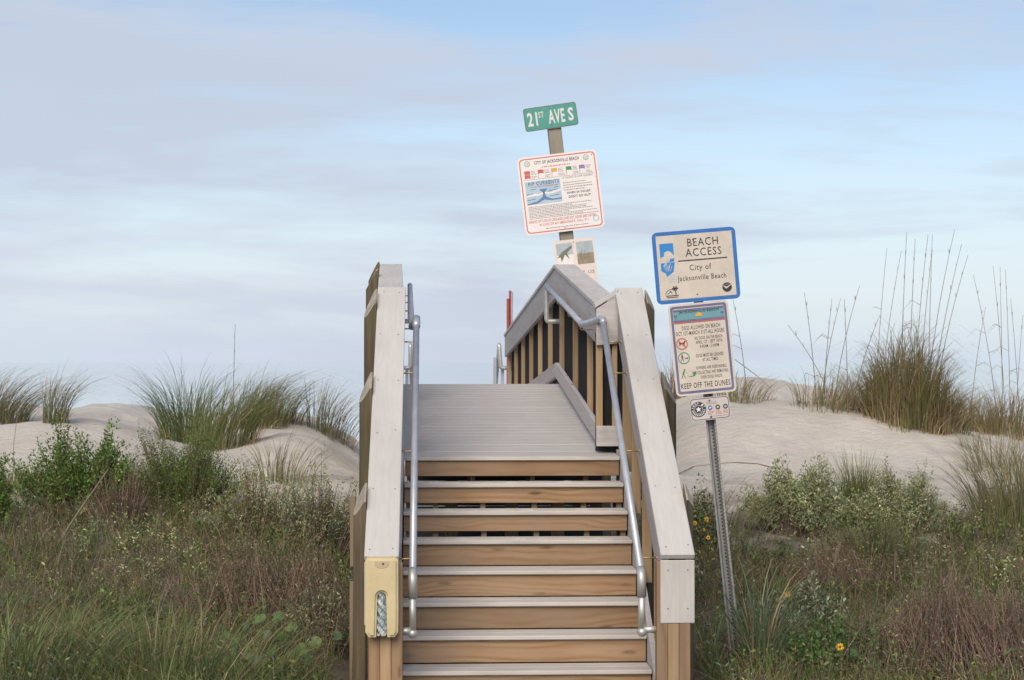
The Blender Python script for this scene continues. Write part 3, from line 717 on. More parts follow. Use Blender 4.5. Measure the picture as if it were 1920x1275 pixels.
    def bolt(s, x_, y_, r=.006):
        bm = bmesh.new(); bmesh.ops.create_icosphere(bm, subdivisions=1, radius=r, matrix=Matrix.Translation((x_, y_, .002)) @ Matrix.Diagonal((1, 1, .5, 1))); obj('bolt', bm, plain('rusty_bolt', (.16, .09, .05), .6, .4), s.o, s.M)
    def done(s):
        for (pn, _), (vs, fs, mat) in s.parts.items():
            pn = pn.split('|')[0]; me_ = bpy.data.meshes.new(pn); me_.from_pydata(vs, [], fs); me_.materials.append(mat); o_ = put(bpy.data.objects.new(pn, me_), s.o, s.M)
            if pn in ('fine_print', 'city_seal', 'palm', 'badge_lettering', 'symbol'): o_['kind'] = 'stuff'
        return s.o

# --- wooden post with the street name, the warning board and the poster, behind the right railing
YS = 19.0; U = YS / F / math.cos(YAW) * 1.0            # metres per photo pixel at that distance
p_top, p_mid = P(1036, 200, YS), P(1063, 440, YS)
foot = p_mid + (p_mid - p_top) * 2.1; foot.z = float(zg(foot.x, YS)) - .2
foot.x = p_mid.x + (p_mid.x - p_top.x) / (p_top.z - p_mid.z) * (p_mid.z - foot.z)
A_ = thing('street_sign_post', 'leaning wooden post with green 21ST AVE S sign and large rip currents warning board', 'sign post', (foot.x, YS, foot.z + .2))
GPOST = wood('grey_post_wood', (.30, .265, .215), (.23, .20, .155), (.16, .135, .10), 14, knots=False)
board('post', (foot.x, YS + .08, foot.z), (p_top.x, YS + .08, P(1036, 203, YS).z), .142, .142, (0, -1, 0), GPOST, A_, .006)
s = Sign(A_, 'street_name_sign', P(1032.5, 219, YS - .02), 101 * U, 44 * U, R(8.2), r=.03, mat=WHT2, th=.012, pitch=R(4))
s.ring('border', rrect(s.w - .004, s.h - .004, .028), rrect(s.w - .018, s.h - .018, .022), plain('sign_edge', (.12, .14, .13), .5), 1)
s.poly('green_field', rrect(s.w - .018, s.h - .018, .022), GREEN, 1)
u = U
s.text('lettering', '21', -34.5 * u, 0, 19 * u, 26 * u, WHT2, 2, .06); s.text('lettering', 'ST', -17.5 * u, 6.5 * u, 10.5 * u, 11 * u, WHT2, 2, .03)
s.text('lettering', 'AVE', 11 * u, 0, 31 * u, 26 * u, WHT2, 2, .06); s.text('lettering', 'S', 38 * u, 0, 10.5 * u, 25 * u, WHT2, 2, .06)
s.bolt(-1 * u, 16 * u); s.bolt(0, -15 * u); s.done()
s = Sign(A_, 'warning_board', P(1051.5, 361, YS - .03), 149.5 * U, 147 * U, R(6.9), r=.05, mat=WHITE, th=.004)
e = lambda d_: rrect(s.w - d_ * 2 * U, s.h - d_ * 2 * U, .05 - d_ * U * .5)
s.ring('border', e(3.2), e(5.2), SALM, 1)
s.text('lettering', 'CITY OF JACKSONVILLE BEACH', -1 * u, 60 * u, 84 * u, 8 * u, BLK, 2, .02)
for sx in (-1, 1):
    s.circ('city_seal', sx * 55.5 * u - 1 * u, 60.5 * u, 5.5 * u, PGRN, 1); s.circ('city_seal', sx * 55.5 * u - 1 * u, 60.5 * u, 3.6 * u, WHITE, 2); s.circ('city_seal', sx * 55.5 * u - 1 * u, 60.5 * u, 2.4 * u, LBLU, 3, 1.2 * u)
s.lines('fine_print', -30 * u, 22 * u, [52 * u], 1.6 * u, SALM, (1, 1))
fx = [-63, -37.5, -12, 15.5, 40.5]
for x_, mt_ in zip(fx, (REDP, REDP, YEL, GRN, LILA)):
    pts = [(x_ * u, 47 * u), (x_ * u, 40.5 * u), ((x_ + 5) * u, 41.2 * u), ((x_ + 10) * u, 40.2 * u), ((x_ + 10) * u, 46.6 * u), ((x_ + 5) * u, 47.6 * u)]
    s.poly('warning_flag|%d' % x_, pts, mt_, 2)
    if x_ == -63: s.poly('warning_flag|lower', [(a, b - 7.4 * u) for a, b in pts], mt_, 2)
    s.rect('flag_staff|%d' % x_, (x_ - .4) * u, 40 * u, .7 * u, 16 * u, GRY, 2)
    s.lines('fine_print', (x_ + 12) * u, (x_ + 21) * u, [46 * u, 43.2 * u, 40.4 * u, 36 * u, 33.5 * u], .8 * u, GRY)
s.rect('rule', 0, 30.5 * u, 134 * u, .5 * u, GRY, 1)
# rip current picture
s.rect('picture', -32 * u, 5 * u, 66 * u, 43 * u, LBLU, 1)
s.text('lettering', 'RIP CURRENTS', -30 * u, 22.5 * u, 58 * u, 7 * u, MBLU, 3, .03); s.lines('fine_print', -54 * u, -8 * u, [16.2 * u], 1.4 * u, SALM, (1, 1))
s.poly('picture', [(-65 * u, 1 * u), (-50 * u, 4 * u), (-40 * u, 2 * u), (-33 * u, 6 * u), (-22 * u, 3 * u), (1 * u, 8 * u), (1 * u, 4 * u), (-20 * u, 0), (-30 * u, 1 * u), (-42 * u, -1 * u), (-65 * u, -2 * u)], WHITE, 2)
s.poly('picture', [(-65 * u, -15 * u), (-45 * u, -11 * u), (-35 * u, -4 * u), (-33 * u, 4 * u), (-40 * u, 11 * u), (-24 * u, 11 * u), (-30 * u, 4 * u), (-28 * u, -4 * u), (-18 * u, -9 * u), (1 * u, -9 * u), (1 * u, -11.5 * u), (-20 * u, -12 * u), (-31 * u, -9 * u), (-45 * u, -15 * u), (-65 * u, -16.5 * u)], MBLU, 2)
for k_, (xa, ya, xl) in enumerate(((-58, 3, 14), (-14, 7, 18), (-56, -7, 16), (-12, -3, 18), (-50, 12, 10), (-8, 12, 8))): s.rect('picture', xa * u, ya * u, xl * u, .9 * u, MBLU, 3, .08)
s.text('lettering', 'IF CAUGHT IN A RIP CURRENT', 35 * u, 27 * u, 58 * u, 3 * u, GRY, 2, .02)
s.lines('fine_print', 6 * u, 62 * u, [17.5 * u, 13 * u, 8.5 * u, 4 * u], 1.1 * u, GRY, (.6, 1))
s.text('lettering', 'WHEN IN DOUBT,', 34 * u, -2.5 * u, 46 * u, 4.6 * u, BLK, 2, .03); s.text('lettering', "DON'T GO OUT!", 35 * u, -9.5 * u, 42 * u, 4.6 * u, BLK, 2, .03)
s.lines('fine_print', -64 * u, 66 * u, [(-21 - 2.75 * i) * u for i in range(9)], .9 * u, GRY, (.55, 1))
s.text('lettering', 'ABSENCE OF FLAGS OR LIFEGUARDS DOES NOT ASSURE SAFE WATERS', -3 * u, -48.5 * u, 126 * u, 5.2 * u, SALM, 2, .012)
s.text('lettering', 'IN CASE OF AN EMERGENCY, CALL 911', -1 * u, -56 * u, 92 * u, 5.2 * u, SALM, 2, .012)
s.lines('fine_print', -36 * u, 44 * u, [-63.5 * u], 1 * u, GRY, (1, 1)); s.circ('city_seal', 60 * u, -55 * u, 6 * u, LBLU, 1, 4 * u)
s.bolt(66 * u, 64 * u); s.bolt(0, -66 * u); s.done()
# a second board back to back behind it, red edge showing at the right
q_ = P(1133, 414, YS); board('back_panel', (q_.x - .75, YS + .17, q_.z + .03), (q_.x + .0, YS + .17, q_.z + .03), .09, .01, (0, -1, 0), REDP, A_)
s = Sign(A_, 'poster_board', P(1080, 499, YS - .02), 76 * U, 102 * U, R(6.4), r=.004, mat=PNK, th=.003)
SK = signmat('photo_sky', (.46, .54, .56), .25); DUN = signmat('photo_dune', (.40, .31, .20), .35); TWG = signmat('photo_grass', (.20, .20, .14), .3)
for x_, y_ in ((-18, 24), (20, 24)):
    s.rect('picture', x_ * u, y_ * u, 31 * u, 42 * u, SK, 1); s.rect('picture', x_ * u, (y_ - 11) * u, 31 * u, 20 * u, DUN if x_ > 0 else WHITE, 2)
s.poly('picture', [(-34 * u, 18 * u), (-22 * u, 30 * u), (-4 * u, 40 * u), (-4 * u, 36 * u), (-14 * u, 27 * u), (-10 * u, 14 * u), (-18 * u, 24 * u), (-26 * u, 10 * u), (-27 * u, 20 * u)], TWG, 3)
for k_ in range(16): s.rect('picture', random.uniform(6, 34) * u, random.uniform(8, 22) * u, .7 * u, random.uniform(8, 16) * u, TWG, 3, random.uniform(-.3, .3))
s.text('lettering', 'T US', 22 * u, -13 * u, 23 * u, 6 * u, GRY, 2, .02); s.lines('fine_print', -30 * u, 30 * u, [-26 * u, -31 * u, -36 * u], 1.5 * u, GRY); s.bolt(0, 46 * u); s.done()

# --- galvanised channel post with beach access and dog rules signs
YB = 12.0; U = YB / F; u = U
B_ = thing('beach_access_sign_post', 'leaning galvanised channel post with blue edged BEACH ACCESS sign and dog rules sign', 'sign post', (P(1382, 1230, YB).x, YB, float(zg(P(1382, 1230, YB).x, YB))))
GALV = plain('galvanised_steel', (.36, .355, .34), .55, .45, .3, 18)
path = [P(1298, 440, YB), P(1334, 790, YB), P(1382, 1240, YB), P(1400, 1400, YB)]
bm = bmesh.new(); prof = [(-.040, 0), (-.030, 0), (-.016, -.030), (.016, -.030), (.030, 0), (.040, 0), (.040, .004), (.027, .004), (.013, -.026), (-.013, -.026), (-.027, .004), (-.040, .004)]
rings = []
for i, p in enumerate(path):
    sc_ = (.78, .86, 1.0, 1.05)[i]
    rings.append([bm.verts.new(p + Vector((a * sc_, .03 - b, 0))) for a, b in prof])
for r0, r1 in zip(rings[:-1], rings[1:]):
    for k in range(12): bm.faces.new((r0[k], r0[(k + 1) % 12], r1[(k + 1) % 12], r1[k]))
bmesh.ops.recalc_face_normals(bm, faces=bm.faces[:]); post = obj('post', bm, GALV, B_)
HOLE = plain('punched_hole', (.03, .03, .03), .9); PALE_DOT = plain('galvanised_pale_dot', (.62, .60, .56), .5, .3)  # dark holes down the middle, paler dots along the right flange
bm = bmesh.new(); bm2 = bmesh.new()
for i in range(70):
    t = i / 69; p = path[1].lerp(path[2], t); sc_ = .86 + .14 * t
    bbox(bm, (p.x, p.y - .0023 + .002 + .0, p.z), (.010, .004, .012)); bbox(bm2, (p.x + .028 * sc_, p.y + .028, p.z), (.0045, .006, .008))
o_ = obj('punched_hole', bm, HOLE, post); o_['kind'] = 'stuff'; o_ = obj('punched_hole', bm2, PALE_DOT, post); o_['kind'] = 'stuff'

s = Sign(B_, 'beach_access_sign', P(1305, 498, YB - .012), 158 * U, 136 * U, R(4.7), r=.035, mat=BLUE, th=.003, yaw=0)
s.poly('face', rrect(s.w - 14.5 * u, s.h - 14.5 * u, .004), CREAMS, 1)
s.text('lettering', 'BEACH', 16 * u, 44.5 * u, 58 * u, 15 * u, BLK, 2, .004); s.text('lettering', 'ACCESS', 16 * u, 25.5 * u, 68 * u, 15 * u, BLK, 2, .004)
s.rect('rule', 13.5 * u, 11 * u, 93 * u, 2.2 * u, BLK, 2)
s.text('lettering', 'City of', 8 * u, -4.5 * u, 41 * u, 14 * u, BLK, 2, .004); s.text('lettering', 'Jacksonville Beach', 9 * u, -23.5 * u, 92 * u, 13 * u, BLK, 2, .004)
s.poly('emblem', [(-66 * u, 46 * u), (-40 * u, 46 * u), (-40 * u, 8 * u), (-43 * u, -8 * u), (-56 * u, -17 * u), (-58 * u, -10 * u), (-66 * u, -5 * u)], BLUT, 2)
s.poly('emblem', [(-66 * u, 19 * u), (-59 * u, 22 * u), (-58 * u, 29 * u), (-52 * u, 32 * u), (-46 * u, 30 * u), (-40 * u, 22 * u), (-40 * u, 17 * u), (-47 * u, 17 * u), (-50 * u, 10 * u), (-40 * u, 11.5 * u), (-40 * u, 10 * u), (-66 * u, 9 * u)], CREAMS, 3)
s.poly('emblem', [(-62 * u, 3 * u), (-52 * u, 17 * u), (-50 * u, 14 * u), (-59 * u, 2 * u)], LBLU, 4)
for k_ in range(7): s.rect('emblem', (-58 + k_ * 1.8) * u, (-2 + (k_ % 3) * 3) * u, .9 * u, 11 * u, CREAMS, 3, .5 - .15 * k_)
s.lines('fine_print', -53 * u, -40 * u, [-14 * u, -18 * u, -22 * u, -26 * u], 1.4 * u, LBLU)
# dune and palm emblem
s.circ('emblem', -51 * u, -51 * u, 10.5 * u, BLK, 2, 9.7 * u, 16, 0, 180); s.rect('emblem', -49 * u, -53 * u, 24 * u, 1.6 * u, BLK, 2); s.rect('emblem', -49 * u, -56 * u, 21 * u, 1.2 * u, BLK, 3)
s.rect('emblem', -42.5 * u, -47 * u, 1 * u, 12 * u, BLK, 2, -.06)
for a_ in range(6): s.rect('emblem', (-43 + 3 * math.cos(a_ * 1.05)) * u, (-39.5 + 1.8 * math.sin(a_ * 1.05)) * u, 6 * u, 2 * u, BLK, 3, a_ * 1.05)
s.rect('emblem', -54 * u, -47 * u, 9 * u, 1 * u, BLK, 2, .6); s.rect('emblem', -51 * u, -46 * u, 7 * u, 1 * u, BLK, 2, -.9)
# round agency badge
s.circ('badge', 55 * u, -45 * u, 9 * u, BLK, 2); s.poly('badge', [(46.5 * u, -41 * u), (53 * u, -48 * u), (55 * u, -47 * u), (64 * u, -40 * u), (61 * u, -40.5 * u), (55 * u, -44 * u), (53 * u, -43.5 * u)], CREAMS, 3); s.rect('badge', 55 * u, -39.5 * u, 8 * u, 1.6 * u, GRY, 3)
s.lines('fine_print', -66 * u, 64 * u, [-63 * u], 1.0 * u, MBLU, (1, 1))
s.bolt(-2 * u, 50 * u); s.bolt(-2 * u, -54 * u); s.done()

s = Sign(B_, 'dog_rules_sign', P(1316.5, 653, YB - .010), 114 * U, 173 * U, R(5.6), r=.03, mat=signmat('sign_rim', (.66, .60, .53)), th=.003)
s.ring('border', rrect(s.w - 8 * u, s.h - 8 * u, .018), rrect(s.w - 17 * u, s.h - 17 * u, .010), PURP, 1)
s.poly('face', rrect(s.w - 17 * u, s.h - 17 * u, .010), CREAMS, 1)
s.rect('band', 0, 66 * u, 96 * u, 20 * u, TEAL, 2); s.rect('band', 0, 54.5 * u, 96 * u, 4 * u, PURP, 3); s.rect('band', 0, 51 * u, 96 * u, 2 * u, REDP, 3); s.rect('band', 0, 74.5 * u, 96 * u, 4 * u, PURP, 3)
s.circ('sun_emblem', 0, 61 * u, 7 * u, YEL, 4, None, 16, 0, 180)
s.text('lettering', 'JACKSONVILLE BEACH', 0, 70.5 * u, 76 * u, 6 * u, BLK, 5, .004)
for x_ in (-44, 44): s.rect('palm', x_ * u, 60 * u, .9 * u, 9 * u, PURP, 4); s.rect('palm', x_ * u, 65 * u, 6 * u, 1.6 * u, PURP, 4, .4); s.rect('palm', x_ * u, 65 * u, 6 * u, 1.6 * u, PURP, 5, -.5)
for body, cx_, cy_, w_, h_, b_ in (('DOGS ALLOWED ON BEACH:', 2, 41, 73, 7.6, .012), ('OCT 1ST-MARCH 31ST-ALL HOURS', -1, 31, 92, 7.6, .012),
        ('NO DOGS ON THE BEACH', 14, 20, 52, 6, .008), ('APRIL 1ST - SEPT 30TH', 14, 12, 50, 6, .008), ('9:00AM - 5:00PM', 14, 4, 36, 6, .008),
        ('DOGS MUST BE LEASHED', 13, -13, 52, 6, .008), ('AT ALL TIMES', 13, -21.5, 29, 6, .008),
        ('OWNERS ARE RESPONSIBLE', 14, -36, 57, 6, .008), ('FOR COLLECTING AND REMOVING', 11, -45, 67, 6, .008), ('THEIR DOGS WASTE', 12, -54, 41, 6, .008),
        ('KEEP OFF THE DUNES', 0, -68, 93, 10.5, .014)):
    s.text('lettering', body, cx_ * u, cy_ * u, w_ * u, h_ * u, BLK, 2, b_)
def dog(cx_, cy_, k_, mat, L_):
    pts = [(-5, -4), (-5, 0), (-6, 3), (-4, 1.8), (3, 2), (4.5, 5), (7, 4.4), (8, 3), (5.6, 2.4), (4.6, -.2), (5, -4.4), (3.8, -4.4), (3, -1), (-3, -1), (-3.8, -4)]
    s.poly('pictogram', [((cx_ + a * k_) * u, (cy_ + b * k_) * u) for a, b in pts], mat, L_)
def man(cx_, cy_, k_, mat, L_, bend=0):
    s.circ('pictogram', (cx_ + bend) * u, (cy_ + 8 * k_) * u, 1.7 * k_ * u, mat, L_, None, 10)
    for pts in ([(-1.6 + bend * .7, 6), (1.6 + bend * .7, 6), (1.4, -1), (-1.4, -1)], [(-1.4, -1), (.4, -1), (-3, -8), (-4.4, -8)], [(0, -1), (1.4, -1), (4, -8), (2.6, -8)], [(.8 + bend * .7, 5.4), (1.6 + bend * .7, 4.4), (5 + bend, 1), (4.4 + bend, .4)], [(-.8 + bend * .7, 5.4), (-1.6 + bend * .7, 4.6), (-4 + bend * .5, 1.2), (-3.2 + bend * .5, .8)]):
        s.poly('pictogram', [((cx_ + a * k_) * u, (cy_ + b * k_) * u) for a, b in pts], mat, L_)
s.circ('pictogram', -37 * u, 12 * u, 11 * u, REDP, 3, 9.2 * u); s.rect('pictogram', -37 * u, 12 * u, 19 * u, 1.8 * u, REDP, 4, -.8); dog(-37, 12, 1.0, BLK, 2)
s.circ('pictogram', -36 * u, -15 * u, 11 * u, GRN, 3, 9.6 * u); man(-39, -15, .75, BLK, 2); dog(-31, -16, .5, BLK, 2)
man(-40, -45, 1.0, GRN, 2, 3); s.poly('pictogram', [(-33 * u, -48 * u), (-27 * u, -52 * u), (-18 * u, -50 * u), (-16 * u, -43 * u), (-19 * u, -42 * u), (-20 * u, -48 * u), (-27 * u, -50.5 * u)], GRN, 2); dog(-19, -45, .55, GRN, 3)
s.bolt(1 * u, 62 * u); s.bolt(3 * u, -68 * u); s.done()

s = Sign(B_, 'small_stewardship_sign', P(1331.5, 765.5, YB - .010), 75 * U, 43 * U, R(6), r=.025, mat=signmat('sign_pinkwhite', (.62, .55, .52)), th=.003)
s.ring('border', rrect(s.w - 3 * u, s.h - 3 * u, .022), rrect(s.w - 5 * u, s.h - 5 * u, .020), BLK, 1)
DKB = signmat('sign_navy', (.035, .05, .08), .1)
s.circ('badge', -22 * u, 0, 14.5 * u, DKB, 1); s.circ('badge', -22 * u, 0, 8.2 * u, CREAMS, 2, 7.4 * u)
s.poly('badge', [((-22 + (5.6 if i % 2 == 0 else 2.6) * math.cos(R(90 + 36 * i))) * u, ((5.6 if i % 2 == 0 else 2.6) * math.sin(R(90 + 36 * i))) * u) for i in range(10)], WHITE, 3)
for i, ch in enumerate('KEEP IT'):
    a_ = R(160 - 23 * i)
    if ch != ' ': s.text('badge_lettering', ch, (-22 + 11.2 * math.cos(a_)) * u, 11.2 * math.sin(a_) * u, 3 * u, 4 * u, WHITE, 3, .01, a_ - R(90))
for i in range(11):
    a_ = R(190 + 16 * i); s.rect('badge_lettering', (-22 + 11.2 * math.cos(a_)) * u, 11.2 * math.sin(a_) * u, 1.4 * u, 3.4 * u, WHITE, 3, a_ - R(90))
for x_, mt_ in ((0, MBLU), (14.5, DKB), (29, DKB)): s.circ('symbol', x_ * u, 1 * u, 4.4 * u, mt_, 2, 2.4 * u if x_ else None); s.lines('fine_print', (x_ - 5) * u, (x_ + 5) * u, [-6 * u, -8.5 * u, -11 * u], .8 * u, SALM)
s.rect('symbol', 0, 1 * u, 5 * u, 1.6 * u, WHITE, 3, .3); s.lines('fine_print', -6 * u, 12 * u, [9 * u, 12 * u], .8 * u, GRY, (1, 1)); s.lines('fine_print', 0, 34 * u, [-15 * u], .8 * u, GRY, (1, 1))
s.bolt(0, 15 * u, .007); s.bolt(0, -16 * u, .008); s.done()

# ------------------------------------------------------------------ red mast on the beach side
YM = 36.0; RED = plain('red_paint', (.34, .065, .045), .55, 0, .25, 6)
b0 = P(953, 700, YM); M_ = thing('signal_mast', 'red painted mast with a hanging rope behind the far right end of the walkover', 'mast', (b0.x, YM, float(zg(b0.x, YM))))
board('mast_base', (b0.x, YM, -1.8), (b0.x, YM, P(951.5, 560, YM).z), .065, .075, (0, -1, 0), RED, M_)
a = P(956.5, 545, YM); board('mast_pole', (a.x, YM - .01, P(953, 640, YM).z - .6), (a.x, YM - .01, a.z), .05, .055, (0, -1, 0), RED, M_)
bm = bmesh.new(); tube(bm, [P(957, 549, YM), P(961, 548, YM), P(961, 554, YM), P(960, 640, YM), P(959, 760, YM)], .008, 6); obj('rope', bm, plain('rope', (.20, .20, .20), .8), M_)

# ------------------------------------------------------------------ vegetation
def leafmat(name, trans=.3, rough=.6):
    m = MT(name, rough, spec=.25); at = m.n('ShaderNodeVertexColor', layer_name='Col'); m.col(at.outputs[0])
    t = m.n('ShaderNodeBsdfTranslucent'); m.L.new(at.outputs[0], t.inputs[0]); mx = m.n('ShaderNodeMixShader'); mx.inputs[0].default_value = trans
    m.L.new(m.b.outputs[0], mx.inputs[1]); m.L.new(t.outputs[0], mx.inputs[2]); m.L.new(mx.outputs[0], m.N['Material Output'].inputs[0]); return m.m
LEAF = leafmat('foliage'); DRY = leafmat('dry_stems', .1, .85)
def mesh_np(name, co, tri, col, mat):
    me = bpy.data.meshes.new(name); fast_mesh(me, co, tri, 3, False)
    a = me.color_attributes.new('Col', 'FLOAT_COLOR', 'POINT'); a.data.foreach_set('color', np.concatenate([col, np.ones((len(col), 1))], 1).astype(np.float32).ravel())
    me.materials.append(mat); return me
def blades(base, h, ang, lean, droop, width, col, seg=4, tipcol=None, face=None, p=1.8):
    """vectorised curved ribbons -> co, tri, col"""
    n = len(h); t = np.linspace(0, 1, seg + 1)
    hor = (h * lean)[:, None] * t[None] ** p; ver = h[:, None] * (t[None] - droop[:, None] * t[None] ** 3)
    cx_ = base[:, 0:1] + hor * np.cos(ang)[:, None]; cy_ = base[:, 1:2] + hor * np.sin(ang)[:, None]; cz_ = base[:, 2:3] + ver
    sa = (ang + math.pi / 2 + rng.normal(0, .8, n)) if face is None else face
    wd = width[:, None] * np.maximum(1 - t[None] ** 2.2, 0) * .5
    sx = np.cos(sa)[:, None] * wd; sy = np.sin(sa)[:, None] * wd
    Lf = np.stack([cx_ - sx, cy_ - sy, cz_], -1)[:, :seg]; Rt = np.stack([cx_ + sx, cy_ + sy, cz_], -1)[:, :seg]; tip = np.stack([cx_, cy_, cz_], -1)[:, seg:]
    co = np.concatenate([Lf, Rt, tip], 1); nv = 2 * seg + 1
    tr = []
    for i in range(seg - 1): tr += [(i, seg + i, seg + i + 1), (i, seg + i + 1, i + 1)]
    tr.append((seg - 1, 2 * seg - 1, 2 * seg)); tr = np.array(tr)
    tri = (np.arange(n)[:, None, None] * nv + tr[None]).reshape(-1, 3)
    tc_ = col if tipcol is None else tipcol; tt = np.concatenate([t[:seg], t[:seg], t[seg:]])
    cc = col[:, None, :] * (1 - tt[None, :, None]) + tc_[:, None, :] * tt[None, :, None]
    return co.reshape(-1, 3), tri, cc.reshape(-1, 3)
def leaves(pos, d, ln, wd, col):
    """folded diamond leaves: pos base, d direction (n,3)"""
    n = len(ln); d = d / np.linalg.norm(d, axis=1, keepdims=True)
    r = rng.normal(size=(n, 3)); s = np.cross(d, r); s /= np.linalg.norm(s, axis=1, keepdims=True); u_ = np.cross(s, d)
    b = pos; tp = pos + d * ln[:, None] - u_ * (ln * .12)[:, None]; m_ = pos + d * (ln * .5)[:, None]
    l_ = m_ + s * (wd * .5)[:, None] + u_ * (wd * .15)[:, None]; r_ = m_ - s * (wd * .5)[:, None] + u_ * (wd * .15)[:, None]
    co = np.stack([b, l_, tp, r_], 1).reshape(-1, 3); tri = (np.arange(n)[:, None, None] * 4 + np.array([(0, 1, 2), (0, 2, 3)])[None]).reshape(-1, 3)
    return co, tri, np.repeat(col, 4, 0)
def merge(parts):
    o = 0; cs, ts, ls = [], [], []
    for c_, t_, l_ in parts: cs.append(c_); ts.append(t_ + o); ls.append(l_); o += len(c_)
    return np.concatenate(cs), np.concatenate(ts), np.concatenate(ls)
def pick(n, pal, var=.18):
    pal = np.array(pal, float); c_ = pal[rng.integers(0, len(pal), n)]; return np.clip(c_ * rng.lognormal(0, var, (n, 1)) * rng.lognormal(0, .05, (n, 3)), .005, .9)
G_DARK = [(0.073, 0.126, 0.044), (0.098, 0.151, 0.052), (0.122, 0.167, 0.066), (0.163, 0.201, 0.074)]
G_OLIVE = [(0.184, 0.215, 0.068), (0.229, 0.231, 0.081), (0.138, 0.182, 0.054), (0.26, 0.231, 0.095)]
G_BROWN = [(0.26, 0.169, 0.091), (0.338, 0.221, 0.117), (0.195, 0.13, 0.078), (0.39, 0.286, 0.169)]
G_GREYG = [(0.155, 0.202, 0.139), (0.202, 0.248, 0.171), (0.124, 0.155, 0.109)]
G_TAN = [(0.459, 0.365, 0.23), (0.378, 0.284, 0.176), (0.297, 0.23, 0.149)]
G_BRIGHT = [(0.118, 0.208, 0.043), (0.151, 0.256, 0.05), (0.092, 0.16, 0.036), (0.218, 0.288, 0.072)]
G_PALE = [(0.319, 0.37, 0.179), (0.42, 0.444, 0.234), (0.217, 0.281, 0.124), (0.493, 0.503, 0.303)]
G_TWIG = [(0.186, 0.124, 0.098), (0.248, 0.171, 0.14), (0.124, 0.093, 0.07), (0.295, 0.217, 0.167)]
def stalk_part(parent, root, h, lean, ang, kink=None, r=.006):
    """an upright dry flower stalk, its own part"""
    pts = []; n = 8
    for i in range(n + 1):
        t = i / n; pts.append(Vector((root.x + math.cos(ang) * lean * h * t ** 1.5, root.y + math.sin(ang) * lean * h * t ** 1.5, root.z + h * t)))
    bm = bmesh.new(); tube(bm, pts, [r * (1 - .6 * i / n) for i in range(n + 1)], 4)
    for j in range(random.randint(1, 3)):           # drooping dry leaves
        t = random.uniform(.25, .75); i = int(t * n); p = pts[i]; s_ = random.choice((-1, 1)); l_ = random.uniform(.10, .28)
        q1 = p + Vector((s_ * l_ * .5, random.uniform(-.1, .1), l_ * .25)); q2 = p + Vector((s_ * l_, random.uniform(-.1, .1), l_ * random.uniform(-.5, .1)))
        tube(bm, [p, q1, q2], [.004, .0035, .001], 3)
    for j in range(5):                             # thin seed husks near the tip
        t = random.uniform(.78, 1.0); p = pts[int(t * n)]; tube(bm, [p, p + Vector((random.uniform(-.015, .015), random.uniform(-.015, .015), .06))], [.003, .001], 3)
    me = mesh_from(bm, 'stalk', STALK); put(bpy.data.objects.new('stalk', me), parent, I4)
STALK = plain('dry_stalk', (.27, .22, .16), .85, 0, .35, 3)
def clump(label, px, py, hpx, n, spread=.22, pal=G_DARK, tip=None, fan=.55, wind=.25, droop=.28, wid=.0075, stalks=(), group='dune grass clumps on the sand', dead=.12, skirt=True, name='grass_clump', p=1.8, dome=.25):
    root = hit(px, py); k = root.y / F; h0 = hpx * k
    t = thing(name, label, 'grass clump', root, group)
    a0 = rng.uniform(0, 2 * math.pi, n); rr = spread * np.sqrt(rng.uniform(0, 1, n)); b = np.stack([root.x + rr * np.cos(a0) * 1.3, root.y + rr * np.sin(a0), 0 * a0], 1)
    b[:, 2] = zg(b[:, 0], b[:, 1]) - .02
    out = rr / spread; h = h0 * np.clip(rng.normal(.86, .2, n), .3, 1.25) * (1 - dome * out ** 2)
    vx = np.cos(a0) * fan * out + wind + rng.normal(0, .18, n); vy = np.sin(a0) * fan * out + rng.normal(0, .18, n)
    ang = np.arctan2(vy, vx); ln_ = np.hypot(vx, vy); dr = np.clip(droop * (.4 + ln_) * rng.uniform(.5, 1.4, n), 0, .62)
    col = pick(n, pal); tc_ = pick(n, tip or pal)
    dd = rng.random(n) < dead; col[dd] = pick(dd.sum(), G_TAN); tc_[dd] = pick(dd.sum(), G_BROWN)
    parts = [blades(b, h / (1 - dr * .6), ang, ln_, dr, wid * rng.uniform(.7, 1.3, n), col, 6, tc_, p=p)]
    put(bpy.data.objects.new('blades', mesh_np('blades', *merge(parts), LEAF)), t, I4)
    if skirt:
        n2 = n // 3; a0 = rng.uniform(0, 2 * math.pi, n2); rr = spread * 1.15 * np.sqrt(rng.uniform(0, 1, n2)); b = np.stack([root.x + rr * np.cos(a0) * 1.3, root.y + rr * np.sin(a0), 0 * a0], 1); b[:, 2] = zg(b[:, 0], b[:, 1]) - .02
        co_ = blades(b, h0 * rng.uniform(.15, .42, n2), a0 + rng.normal(0, .5, n2), rng.uniform(.3, 1.4, n2), rng.uniform(.1, .6, n2), wid * 1.1 * rng.uniform(.6, 1.2, n2), pick(n2, G_TAN + G_BROWN), 4)
        put(bpy.data.objects.new('dead_leaves', mesh_np('dead_leaves', *co_, DRY)), t, I4)
    for (sx_, sy_, tx_, ty_) in stalks:             # photo base and tip of each stalk
        a_ = P(sx_, sy_, root.y + random.uniform(-.15, .25)); b_ = P(tx_, ty_, a_.y); a_.z = float(zg(a_.x, a_.y))
        dx = b_.x - a_.x; hh_ = b_.z - a_.z; stalk_part(t, a_, hh_, abs(dx) / hh_, 0 if dx > 0 else math.pi)
    return t
DENSE = G_DARK + G_OLIVE
clump('dense dark drooping grass clump at the far left edge on the dune crest', -8, 790, 115, 520, .34, G_DARK + G_GREYG, G_TAN, .8, .55, .5)
clump('small upright grass clump fanning right, alone on the left dune crest', 103, 794, 128, 150, .12, G_DARK + G_GREYG, G_TAN, .35, .42, .45)
